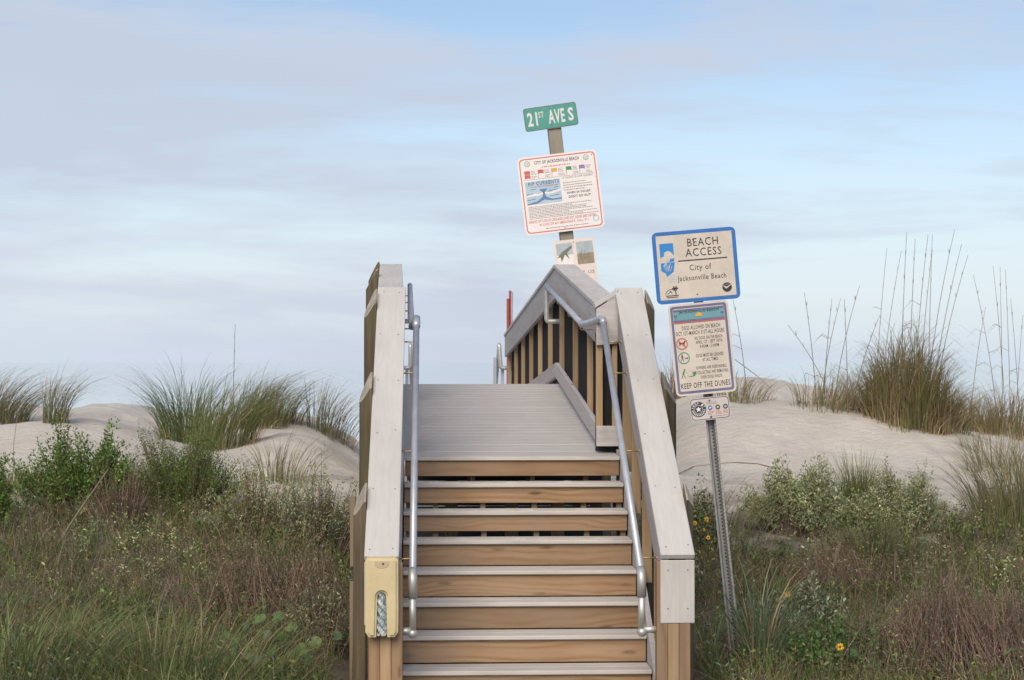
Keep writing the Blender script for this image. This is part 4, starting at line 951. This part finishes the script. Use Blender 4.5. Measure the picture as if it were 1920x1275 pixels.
clump('tallest dark green grass clump behind the bright green shrub', 352, 832, 165, 430, .27, G_DARK, G_DARK, .8, .0, .4)
clump('olive and green grass clump in the middle of the left clumps', 425, 840, 155, 400, .29, G_DARK + DENSE, G_OLIVE, .45, .42, .42, stalks=((436, 830, 441, 608),))
clump('windswept brownish grass clump left of the bare sand hump', 484, 800, 125, 400, .30, G_DARK + G_OLIVE + G_BROWN[:1], G_OLIVE, .45, .5, .45)
clump('low wiry grass clump at the top of the bare sand hump', 525, 790, 105, 200, .25, DENSE, G_BROWN, .5, .5, .5)
clump('grey green grass clump with tan base right of the sand hump top', 600, 812, 125, 95, .16, G_DARK + G_GREYG, G_TAN, .6, .25, .5)
clump('grass clump with orange brown base nearest the left railing on the crest', 630, 822, 115, 120, .22, G_DARK + G_BROWN, G_TAN, .7, .4, .55)
clump('thin open grass clump standing on the bare sand slope left of the railing', 545, 905, 118, 75, .22, G_OLIVE + G_DARK, G_TAN, .5, .4, .35)
clump('sparse short grass clump with long arching leaves low on the sand slope', 512, 900, 105, 50, .16, G_OLIVE, G_TAN, .5, -.1, .4)
clump('reddish brown grass clump seen between the right railing and the dog sign', 1262, 752, 112, 330, .32, G_BROWN + G_TWIG, G_TAN, .7, .1, .3)
clump('low tan grass clump just right of the dog sign', 1392, 752, 66, 170, .28, G_OLIVE + G_TAN, G_TAN, .9, .3, .5, stalks=((1400, 740, 1374, 560),))
clump('small dry grass clump with several tall bare stalks left of the big clump', 1536, 765, 82, 120, .26, G_DARK + G_TAN, G_TAN, .7, .2, .4, stalks=((1560, 748, 1478, 610), (1530, 752, 1508, 548), (1545, 752, 1560, 560), (1541, 755, 1576, 560), (1590, 760, 1583, 560)))
clump('tan based grass clump leaning right between two green clumps', 1580, 768, 92, 150, .24, G_BROWN + G_OLIVE, G_TAN, .6, .5, .4, stalks=((1565, 765, 1612, 535), (1600, 765, 1650, 590)))
clump('mid green grass clump hugging the left side of the big clump', 1628, 768, 108, 240, .28, G_DARK + G_OLIVE, G_TAN, .7, -.05, .4, stalks=((1642, 770, 1663, 465), (1652, 770, 1690, 470)))
clump('huge domed grass clump, green and rusty brown, on the right dune', 1706, 794, 222, 1500, .43, G_OLIVE + G_DARK + G_BROWN[:2], G_BROWN + G_OLIVE, .38, .06, .75, .0080, dead=.30, p=2.8, dome=.62,
      stalks=((1688, 700, 1700, 435), (1704, 700, 1716, 448), (1712, 700, 1740, 440), (1722, 700, 1748, 468), (1735, 720, 1790, 430), (1745, 720, 1803, 458), (1750, 740, 1815, 478), (1740, 740, 1748, 440)))
clump('green clump at the right foot of the big domed clump', 1752, 800, 112, 380, .36, G_DARK + G_OLIVE, G_BROWN, .8, .25, .4)
clump('olive grass clump with pale base right of the big clump', 1826, 806, 92, 300, .34, G_OLIVE + G_DARK, G_TAN, .8, .1, .4, stalks=((1820, 800, 1848, 575), (1870, 800, 1825, 515), (1885, 800, 1862, 498), (1880, 800, 1875, 500)))
clump('bushy olive grass clump at the right edge of the crest', 1892, 815, 112, 420, .40, G_OLIVE + G_BROWN, G_BROWN, .8, .1, .4, stalks=((1895, 810, 1885, 505), (1912, 812, 1895, 560), (1905, 812, 1918, 590)))
clump('tiny grass tuft alone on the sand below the big clump', 1690, 808, 42, 36, .12, G_OLIVE, G_TAN, .8, 0, .3, skirt=False)
clump('thin bent grass tuft on the sand left of the right edge clumps', 1822, 845, 62, 30, .10, G_OLIVE, G_TAN, .6, -.35, .3, skirt=False)
clump('loose green grass clump on the sand slope near the right edge', 1868, 878, 110, 110, .25, G_OLIVE + G_DARK, G_TAN, .7, 0, .35)
clump('tall dense grass clump at the right edge beside the bare sand', 1906, 985, 205, 420, .36, G_OLIVE + G_DARK, G_TAN, .6, -.12, .35)
clump('short wispy grass tuft high on the bare sand at the right edge', 1905, 900, 90, 90, .22, G_OLIVE, G_TAN, .7, -.1, .35)
clump('upright dark green broom-like plant between the two pale bushes', 1607, 985, 140, 700, .13, G_DARK + G_OLIVE, G_OLIVE, .12, 0, .05, .006, group=None, dead=.05)
clump('grey green grass clump rising behind the sign post', 1352, 1010, 150, 120, .3, G_GREYG + G_OLIVE, G_TAN, .6, .35, .35)
clump('long bladed green grass clump at the bottom just right of the sign post', 1430, 1262, 235, 170, .10, [(.11, .18, .07), (.15, .22, .08), (.09, .15, .07)], G_GREYG, .7, .1, .4, .008, dead=.25)
clump('fan of green blades on a tan stalk right of the sign post', 1455, 1160, 130, 60, .06, G_BRIGHT, G_OLIVE, .6, .2, .35, .008)
clump('pale grey green grass tuft at the bottom between railing and sign post', 1325, 1235, 110, 90, .14, G_GREYG, G_PALE, .8, 0, .4)
clump('soft green grass clump at the bottom left corner', 60, 1300, 190, 420, .5, [(.15, .21, .08), (.12, .18, .07), (.20, .22, .10)], G_OLIVE, .8, .3, .45, group=None)
clump('soft green grass clump at the bottom left of centre', 360, 1290, 170, 420, .5, [(.15, .21, .08), (.12, .18, .07), (.20, .22, .10)], G_OLIVE, .8, .2, .45, group=None)

def shrub(label, px, py, wpx, hpx, ntw, pal, lsz=.03, lw=.013, lpt=14, stem=G_TWIG, cat='shrub', depth=.45, name='shrub', group=None, bare=.35, droopy=0.0, upright=.5):
    root = hit(px, py); k = root.y / F; w_ = wpx * k / 2; h_ = hpx * k * 1.2
    t = thing(name, label, cat, root, group)
    # twig tips spread through a lumpy crown
    a = rng.uniform(0, 2 * math.pi, ntw); q_ = np.sqrt(rng.uniform(0, 1, ntw)); lump = 1 + .22 * np.sin(a * 3 + px) + .12 * np.sin(a * 7 + py)
    dx = np.cos(a) * q_ * lump; dy = np.sin(a) * q_ * lump; top = np.sqrt(np.clip(1 - .75 * q_ ** 2, 0, 1)) * (1 + .16 * np.sin(dx * 7 + px) + .08 * np.sin(dx * 17 + 3 * dy))
    hz_ = rng.uniform(.30, 1.0, ntw) ** .6 * top * h_
    tips = np.stack([root.x + dx * w_, root.y + dy * w_ * depth + 0 * dx, np.full(ntw, root.z) + hz_], 1)
    base = np.stack([root.x + dx * w_ * .45 + rng.normal(0, .02, ntw), root.y + dy * w_ * depth * .45, 0 * dx], 1)
    if cat == 'brush':
        base[:, :2] = tips[:, :2] - rng.normal(0, .16, (ntw, 2)); base[:, 0] += .05
    base[:, 2] = zg(base[:, 0], base[:, 1]) - .02
    v = tips - base; hh_ = np.maximum(v[:, 2], .05); hor = np.hypot(v[:, 0], v[:, 1])
    sc_ = pick(ntw, stem)
    st = blades(base, hh_, np.arctan2(v[:, 1], v[:, 0]), hor / hh_, np.zeros(ntw), np.full(ntw, .0065), sc_, 4, p=1.3)
    st2 = blades(base, hh_, np.arctan2(v[:, 1], v[:, 0]), hor / hh_, np.zeros(ntw), np.full(ntw, .0065), sc_, 4, p=1.3, face=np.arctan2(v[:, 1], v[:, 0]))
    put(bpy.data.objects.new('stem', mesh_np('stem', *merge([st, st2]), DRY)), t, I4)
    tt = rng.uniform(bare, 1.03, (ntw, lpt)); 
    hx = (hor[:, None] * np.minimum(tt, 1) ** 1.3); an = np.arctan2(v[:, 1], v[:, 0])[:, None]
    pos = np.stack([base[:, 0:1] + hx * np.cos(an), base[:, 1:2] + hx * np.sin(an), base[:, 2:3] + hh_[:, None] * tt], -1).reshape(-1, 3) + rng.normal(0, .012, (ntw * lpt, 3))
    nl = ntw * lpt; d = rng.normal(0, 1, (nl, 3)); d[:, 2] = np.abs(d[:, 2]) * .6 + upright - droopy
    tw = np.repeat(pick(ntw, pal, .22), lpt, 0) * rng.lognormal(0, .16, (nl, 1)); s_ = rng.uniform(.6, 1.25, nl)
    put(bpy.data.objects.new('leaves', mesh_np('leaves', *leaves(pos, d, lsz * s_, lw * s_, tw), LEAF)), t, I4)
    return t
shrub('leafy bright green shrub with sand showing through on the left slope', 148, 975, 250, 148, 480, G_BRIGHT, .036, .016, 26, bare=.45)
shrub('fine leaved dense green mound shrub below the left grass clumps', 345, 965, 245, 140, 900, G_BRIGHT + [(.11, .17, .04)], .024, .008, 30, bare=.35)
shrub('green shrub cut off by the left edge of the photo', -14, 1000, 90, 120, 170, G_BRIGHT, .034, .015, 22, bare=.4)
shrub('low dry brown scrub between the two green shrubs', 225, 990, 150, 110, 260, G_TWIG + G_BROWN, .022, .005, 10, bare=.2)
shrub('pale yellow flecked weed bush left of the railing piles', 480, 1015, 230, 125, 420, G_PALE + [(.36, .30, .08), (.16, .18, .10)], .026, .010, 18, bare=.3)
shrub('grey green and cream leaved weed bush nearest the left railing piles', 598, 1035, 180, 140, 420, G_PALE + G_GREYG, .026, .010, 18, bare=.3)
shrub('pale green salt bush with bare stems on the right, nearer the sign post', 1500, 1005, 200, 118, 750, G_PALE + [(.44, .46, .28)], .032, .014, 24, bare=.4)
shrub('dense pale green salt bush right of the dark broom-like plant', 1688, 1005, 185, 108, 1050, G_PALE + [(.44, .46, .28)], .024, .011, 22, bare=.35)
shrub('upright dark leaved sprigs right of the pale salt bush', 1790, 1035, 80, 88, 70, G_BRIGHT + G_OLIVE, .030, .013, 16, bare=.35)
shrub('dark green weed patch under the pale salt bushes', 1640, 1075, 230, 100, 420, G_DARK + G_BRIGHT, .024, .006, 18, bare=.2)
shrub('yellow flowering weed bush between the right railing and the sign post', 1315, 1045, 90, 115, 170, G_DARK + G_PALE, .030, .014, 18, bare=.3)
shrub('cream leaved weed with a sunflower right of the sign post', 1530, 1180, 110, 82, 110, [(.36, .38, .28), (.16, .20, .10), (.10, .15, .06)], .036, .016, 16, bare=.3)
shrub('pale leaved sprawling weed at the right of the green blade clump', 1452, 1200, 110, 70, 110, [(.30, .33, .23), (.14, .19, .09)], .034, .016, 14, bare=.3)
shrub('leafy green weed behind the lowest sunflower', 1560, 1265, 190, 90, 240, [(.09, .18, .05), (.13, .21, .07)], .040, .018, 16, bare=.2)
shrub('tangled purplish brown dry brush filling the bottom right corner', 1800, 1265, 380, 170, 1500, G_TWIG + G_OLIVE[:1], .024, .007, 9, stem=G_TWIG, bare=.1, cat='brush', depth=.6)
shrub('dark purplish brown dry brush left of the stairs', 520, 1160, 330, 130, 900, G_TWIG + G_BROWN + G_DARK, .026, .008, 11, bare=.1, cat='brush', depth=.6)
shrub('reddish dry brush in the middle of the right foreground', 1560, 1110, 280, 90, 600, G_BROWN + G_TWIG + G_OLIVE, .024, .007, 9, bare=.1, cat='brush', depth=.6)
shrub('grey green weeds at the foot of the left piles', 600, 1215, 130, 120, 260, G_GREYG + G_DARK + G_PALE, .030, .008, 12, bare=.2)

# ground cover nobody could count: tussocks, dead stems, leafy herbs
def spots(nb, xr, yr, seed, thr, mask):
    X = rng.uniform(*xr, nb); Yy = rng.uniform(*yr, nb); keep = (fbm(X + seed, Yy * 1.1 + seed * 2, 1.3) + rng.normal(0, .3, nb) > thr) & ~((X > -.70) & (X < 1.80) & (Yy < 25) & (Yy > 10))
    if mask is not None: keep &= mask(X, Yy)
    return X[keep], Yy[keep]
def cover(name, label, nb, k, xr, yr, hr, pal, tip, wid, seed, thr, rad=.06, lean=.5, dr=.3, mask=None):
    X, Yy = spots(nb, xr, yr, seed, thr, mask); n0 = len(X); hb = rng.uniform(*hr, n0) * np.clip(1 + .3 * fbm(X * 1.3, Yy, 1.1), .4, 1.7)
    n = n0 * k; a0 = rng.uniform(0, 2 * math.pi, n); rr = np.repeat(rng.uniform(.4, 1.4, n0), k) * rad * np.sqrt(rng.random(n))
    x = np.repeat(X, k) + rr * np.cos(a0); y = np.repeat(Yy, k) + rr * np.sin(a0); b = np.stack([x, y, zg(x, y) - .015], 1)
    h = np.repeat(hb, k) * rng.uniform(.45, 1.15, n); col = np.clip(np.repeat(pick(n0, pal, .25), k, 0) * rng.lognormal(0, .2, (n, 1)), .01, .8)
    tipc = np.clip(col * .5 + .5 * np.repeat(pick(n0, tip), k, 0), .01, .8)
    a = blades(b, h, a0 + rng.normal(0, .7, n), rng.uniform(.05, lean * 2, n), rng.uniform(0, dr * 2, n), wid * rng.uniform(.5, 1.5, n), col, 4, tipc)
    o = bpy.data.objects.new(name, mesh_np(name, *a, LEAF)); put(o, None, I4); tag(o, label, 'ground cover', kind='stuff'); return o
veg = lambda X, Y: Y < 17.6 + .9 * np.sin(X * 1.3) + .5 * np.sin(X * 3.7) - 1.1 * (X > 1.8) + .9 * (X < -3)
cover('meadow_grass', 'olive and green grass tussocks covering the low ground on both sides of the stairs', 7000, 11, (-6, 8), (9.6, 19.0), (.10, .40), G_DARK + G_OLIVE + G_DARK + G_BROWN[:1], G_OLIVE, .0065, 1.0, -.9, .06, .6, .3, veg)
cover('dry_grass', 'tan and brown dead grass stems mixed through the low ground', 5200, 7, (-6, 8), (9.6, 18.6), (.10, .42), G_BROWN + G_TWIG + G_TAN[1:], G_TAN, .0045, 4.0, -.3, .10, .8, .3, veg)
cover('green_turf_grass', 'soft green grass in the near left foreground', 2600, 12, (-5, -.7), (9.8, 12.8), (.12, .34), [(.12, .18, .06), (.10, .15, .055), (.17, .19, .08)], G_OLIVE, .0065, 2.0, -.9, .07, .7, .35, lambda X, Y: Y < 12.0 + .5 * np.sin(X * 2))
cover('fine_thatch', 'matted brown thatch lying low between the plants', 9000, 5, (-6, 8), (9.6, 18.6), (.05, .16), G_TWIG + G_BROWN, G_TAN, .005, 6.0, -1.5, .10, 1.8, .3, veg)
def weeds(name, label, nb, xr, yr, pal, seed, thr, mask=None, ls=.028, lw=.013, hr=(.08, .42), k=22, st=3):
    """small herbs: a few stems each, leaves up the stems"""
    X, Yy = spots(nb, xr, yr, seed, thr, mask); n0 = len(X); hb = rng.uniform(*hr, n0); n = n0 * st
    b = np.stack([np.repeat(X, st), np.repeat(Yy, st), np.repeat(zg(X, Yy), st) - .02], 1); h = np.repeat(hb, st) * rng.uniform(.7, 1.1, n); ang = rng.uniform(0, 6.283, n); ln = rng.uniform(.1, .7, n)
    parts = [blades(b, h, ang, ln, 0 * h, np.full(n, .004), pick(n, G_TWIG + G_OLIVE), 3, p=1.2)]
    kk = k // st; t = rng.uniform(.25, 1.03, (n, kk)); hor = (h * ln)[:, None] * np.minimum(t, 1) ** 1.2
    pos = np.stack([b[:, 0:1] + hor * np.cos(ang)[:, None], b[:, 1:2] + hor * np.sin(ang)[:, None], b[:, 2:3] + h[:, None] * t], -1).reshape(-1, 3) + rng.normal(0, .010, (n * kk, 3))
    d = rng.normal(0, 1, (n * kk, 3)); d[:, 2] = np.abs(d[:, 2]) * .5 + .25; s_ = rng.uniform(.6, 1.35, n * kk) * np.repeat(np.repeat(rng.uniform(.6, 1.4, n0), st), kk)
    col = np.repeat(np.repeat(pick(n0, pal, .25), st, 0), kk, 0) * rng.lognormal(0, .15, (n * kk, 1)); parts.append(leaves(pos, d, ls * s_, lw * s_, col))
    o = bpy.data.objects.new(name, mesh_np(name, *merge(parts), LEAF)); put(o, None, I4); tag(o, label, 'ground cover', kind='stuff')
weeds('leafy_weeds', 'small green leafy weeds tangled through the grass', 3600, (-6, 8), (9.8, 18.2), G_BRIGHT + G_DARK + G_OLIVE, 3.0, -.3, veg)
weeds('grey_weeds', 'grey green narrow leaved weeds among the grass', 1900, (-6, 8), (9.8, 17.5), G_GREYG + G_PALE[:1], 5.0, -.2, veg, .034, .008)
weeds('pale_weeds', 'cream and yellow leaved weeds along the edge of the sand', 1000, (-3.2, 6.5), (14, 17.6), G_PALE + [(.36, .30, .10)], 8.0, -.1, veg, .024, .010, (.12, .4))
weeds('dead_herbs', 'dead brown seed heads and twiggy herbs through the scrub', 2600, (-6, 8), (9.8, 18.0), G_TWIG + G_BROWN, 9.0, -.4, veg, .018, .006, (.15, .55), 24, 4)

# round-leaved vines: each plant a thing, each large leaf a part
VINE = [plain('vine_leaf_%s' % nm, c_, .5, 0, .3, 20) for nm, c_ in (('green', (.06, .13, .03)), ('light', (.12, .19, .05)), ('dull', (.07, .12, .055)))]
def leafmesh(mt):
    bm = bmesh.new(); c0 = bm.verts.new((0, 0, -.12)); rim = []
    for i in range(14):
        a = 2 * math.pi * i / 14; rr = 1 - .55 * math.exp(-((a - math.pi) / .35) ** 2); rim.append(bm.verts.new((rr * math.cos(a), rr * math.sin(a) * .92, .06 * math.sin(3 * a))))
    for i in range(14): bm.faces.new((c0, rim[i], rim[(i + 1) % 14]))
    return mesh_from(bm, 'leaf', mt, True)
LM = [leafmesh(m_) for m_ in VINE]; PET = plain('leaf_stalk', (.12, .12, .05), .7)
def vine(label, spots, size=.05):
    r0 = hit(*spots[0]); t = thing('round_leaved_vine', label, 'vine', r0, 'round leaved vines beside the stairs')
    for (px, py) in spots:
        g_ = hit(px, py + 14); hz_ = rng.uniform(.10, .2); M = Matrix.Translation((g_.x, g_.y, g_.z + hz_)) @ Euler((rng.uniform(.5, 1.2), rng.uniform(-.4, .4), rng.uniform(-.8, .8))).to_matrix().to_4x4() @ Matrix.Scale(size * rng.uniform(.7, 1.15), 4)
        o = put(bpy.data.objects.new('leaf', LM[int(rng.integers(0, 3))]), t, M)
        bm = bmesh.new(); tube(bm, [(g_.x + .02, g_.y + .03, g_.z - .02), (g_.x, g_.y + .01, g_.z + hz_ - .004)], .0025, 4); obj('leaf_stalk', bm, PET, t)
vine('vine with big round green leaves lowest beside the left stair post', [(545, 1215), (565, 1240), (520, 1228), (552, 1255), (590, 1235), (505, 1250), (575, 1262)], .052)
vine('vine with round leaves under the dark brush left of the stairs', [(490, 1150), (520, 1190), (485, 1200), (545, 1205), (460, 1205), (500, 1215)], .05)
vine('light green round leaved vine close to the left pile at the bottom', [(625, 1190), (640, 1200), (615, 1205), (645, 1215), (632, 1225), (650, 1180)], .045)
vine('small round leaved vine by the grey weeds left of the pile', [(540, 1120), (530, 1155), (560, 1150), (465, 1135), (610, 1160)], .042)
vine('round leaved vine low at the bottom left of the stairs', [(440, 1240), (425, 1225), (460, 1258), (480, 1262), (410, 1252)], .045)
vine('light green leafy vine at the bottom right between weeds and brush', [(1690, 1255), (1705, 1262), (1720, 1250), (1675, 1265), (1600, 1268)], .035)

# sunflowers, each a thing with petals, centre and stem
PETAL = plain('petal_yellow', (.80, .45, .015), .5, 0, .12, 40); CEN = plain('flower_centre', (.14, .045, .015), .8)
def flower(label, px, py, r, yawf=0.0, tilt=0.0, npet=12, lift=30, Yf=None):
    d_ = hit(px, py + lift); Yq = d_.y - .35 if Yf is None else Yf; r = r * 1.05; p = P(px, py, Yq); t = thing('beach_sunflower', label, 'flower', (p.x, p.y + .02, float(zg(p.x, p.y))), 'yellow flowers among the weeds')
    M = Matrix.Translation(p) @ Matrix.Rotation(yawf, 4, 'Z') @ Matrix.Rotation(R(90) - tilt, 4, 'X') @ Matrix.Scale(r, 4)
    if not hasattr(flower, 'pm'):
        bm = bmesh.new(); vs = [bm.verts.new(c_) for c_ in ((.2, -.07, 0), (.55, -.17, .08), (.9, -.1, .02), (1, 0, -.03), (.9, .1, .02), (.55, .17, .08), (.2, .07, 0))]; bm.faces.new(vs); flower.pm = mesh_from(bm, 'petal', PETAL)
        bm = bmesh.new(); bmesh.ops.create_uvsphere(bm, u_segments=10, v_segments=6, radius=.3, matrix=Matrix.Diagonal((1, 1, .5, 1))); flower.cm = mesh_from(bm, 'flower_centre', CEN, True)
    for i in range(npet): put(bpy.data.objects.new('petal', flower.pm), t, M @ Matrix.Rotation(2 * math.pi * i / npet + rng.normal() * .08, 4, 'Z') @ Matrix.Rotation(rng.normal() * .15, 4, 'Y'))
    put(bpy.data.objects.new('flower_centre', flower.cm), t, M @ Matrix.Translation((0, 0, .06)))
    bm = bmesh.new(); g_ = float(zg(p.x, p.y)); tube(bm, [p + Vector((0, .006, 0)), p + Vector((.01, .02, (g_ - p.z) * .5)), Vector((p.x + .02, p.y + .05, g_ - .02))], .0025, 4); obj('flower_stem', bm, PET, t)
flower('fully open yellow sunflower at the bottom right, lowest of all', 1575, 1213, .0265, 0, .1, 13, 45)
flower('yellow sunflower turned left beside the cream leaved weed', 1477, 1114, .024, -.8, .1, 12, 40)
flower('small folded yellow flower seen edge on right of the cream weed', 1583, 1133, .017, 1.2, .3, 9, 30)
flower('small yellow flower on its side above the lowest sunflower', 1540, 1173, .016, .9, .9, 9, 30)
flower('orange yellow flower highest beside the right railing', 1325, 974, .024, .3, .1, 12, 60)
flower('yellow flower closest to the right railing, half hidden', 1303, 981, .020, -.5, .2, 11, 60)
flower('yellow flower beneath the highest one behind the sign post', 1320, 993, .017, .6, .3, 10, 50)
flower('yellow flower lowest in the bush beside the right railing', 1328, 1008, .020, 0, .5, 11, 50)
flower('small orange flower against the brown brush', 1683, 1147, .017, .5, .5, 9, 30)
flower('small yellow flower right of the lowest sunflower', 1708, 1178, .016, -.6, .3, 9, 30)
flower('tiny yellow flower head in the weeds right of the sign post', 1432, 1170, .014, .8, .2, 8, 30)

# loose dry sticks and reeds
def stick(label, pts, r=.006, mat=None):
    w_ = [P(px, py, Yq) for px, py, Yq in pts]; bm = bmesh.new(); tube(bm, w_, [r * (1 - .5 * i / (len(w_) - 1)) for i in range(len(w_))], 6)
    o = obj('dry_reed', bm, mat or STALK, None); tag(o, label, 'dry stem')
h1 = hit(100, 1030); stick('long straight tan reed leaning right in front of the left green shrub', [(108, 1020, h1.y), (150, 955, h1.y + .1), (203, 880, h1.y + .2)], .008)
a_ = hit(1575, 748); stick('broken reed lying slanted on the sand right of the dog sign', [(1378, 674, a_.y + .4), (1420, 705, a_.y + .2), (1460, 742, a_.y + .0)], .007)
hs = [hit(x_, y_) for x_, y_ in ((1272, 890), (1300, 876), (1340, 872), (1380, 868), (1420, 872), (1455, 880))]
bm = bmesh.new(); tube(bm, [p + Vector((0, 0, .006)) for p in hs], .006, 5); tag(obj('exposed_root', bm, plain('root', (.22, .17, .13), .9), None), 'thin brown root trailing across the bare sand behind the sign post', 'root')
h1 = hit(1330, 1262); stick('thin pale bent stalk at the bottom beside the right post', [(1338, 1260, h1.y), (1350, 1235, h1.y), (1362, 1205, h1.y + .05)], .004)
h1 = hit(28, 960); stick('thin seed stalk standing before the sand at the far left', [(22, 940, h1.y), (26, 830, h1.y), (34, 765, h1.y)], .004)
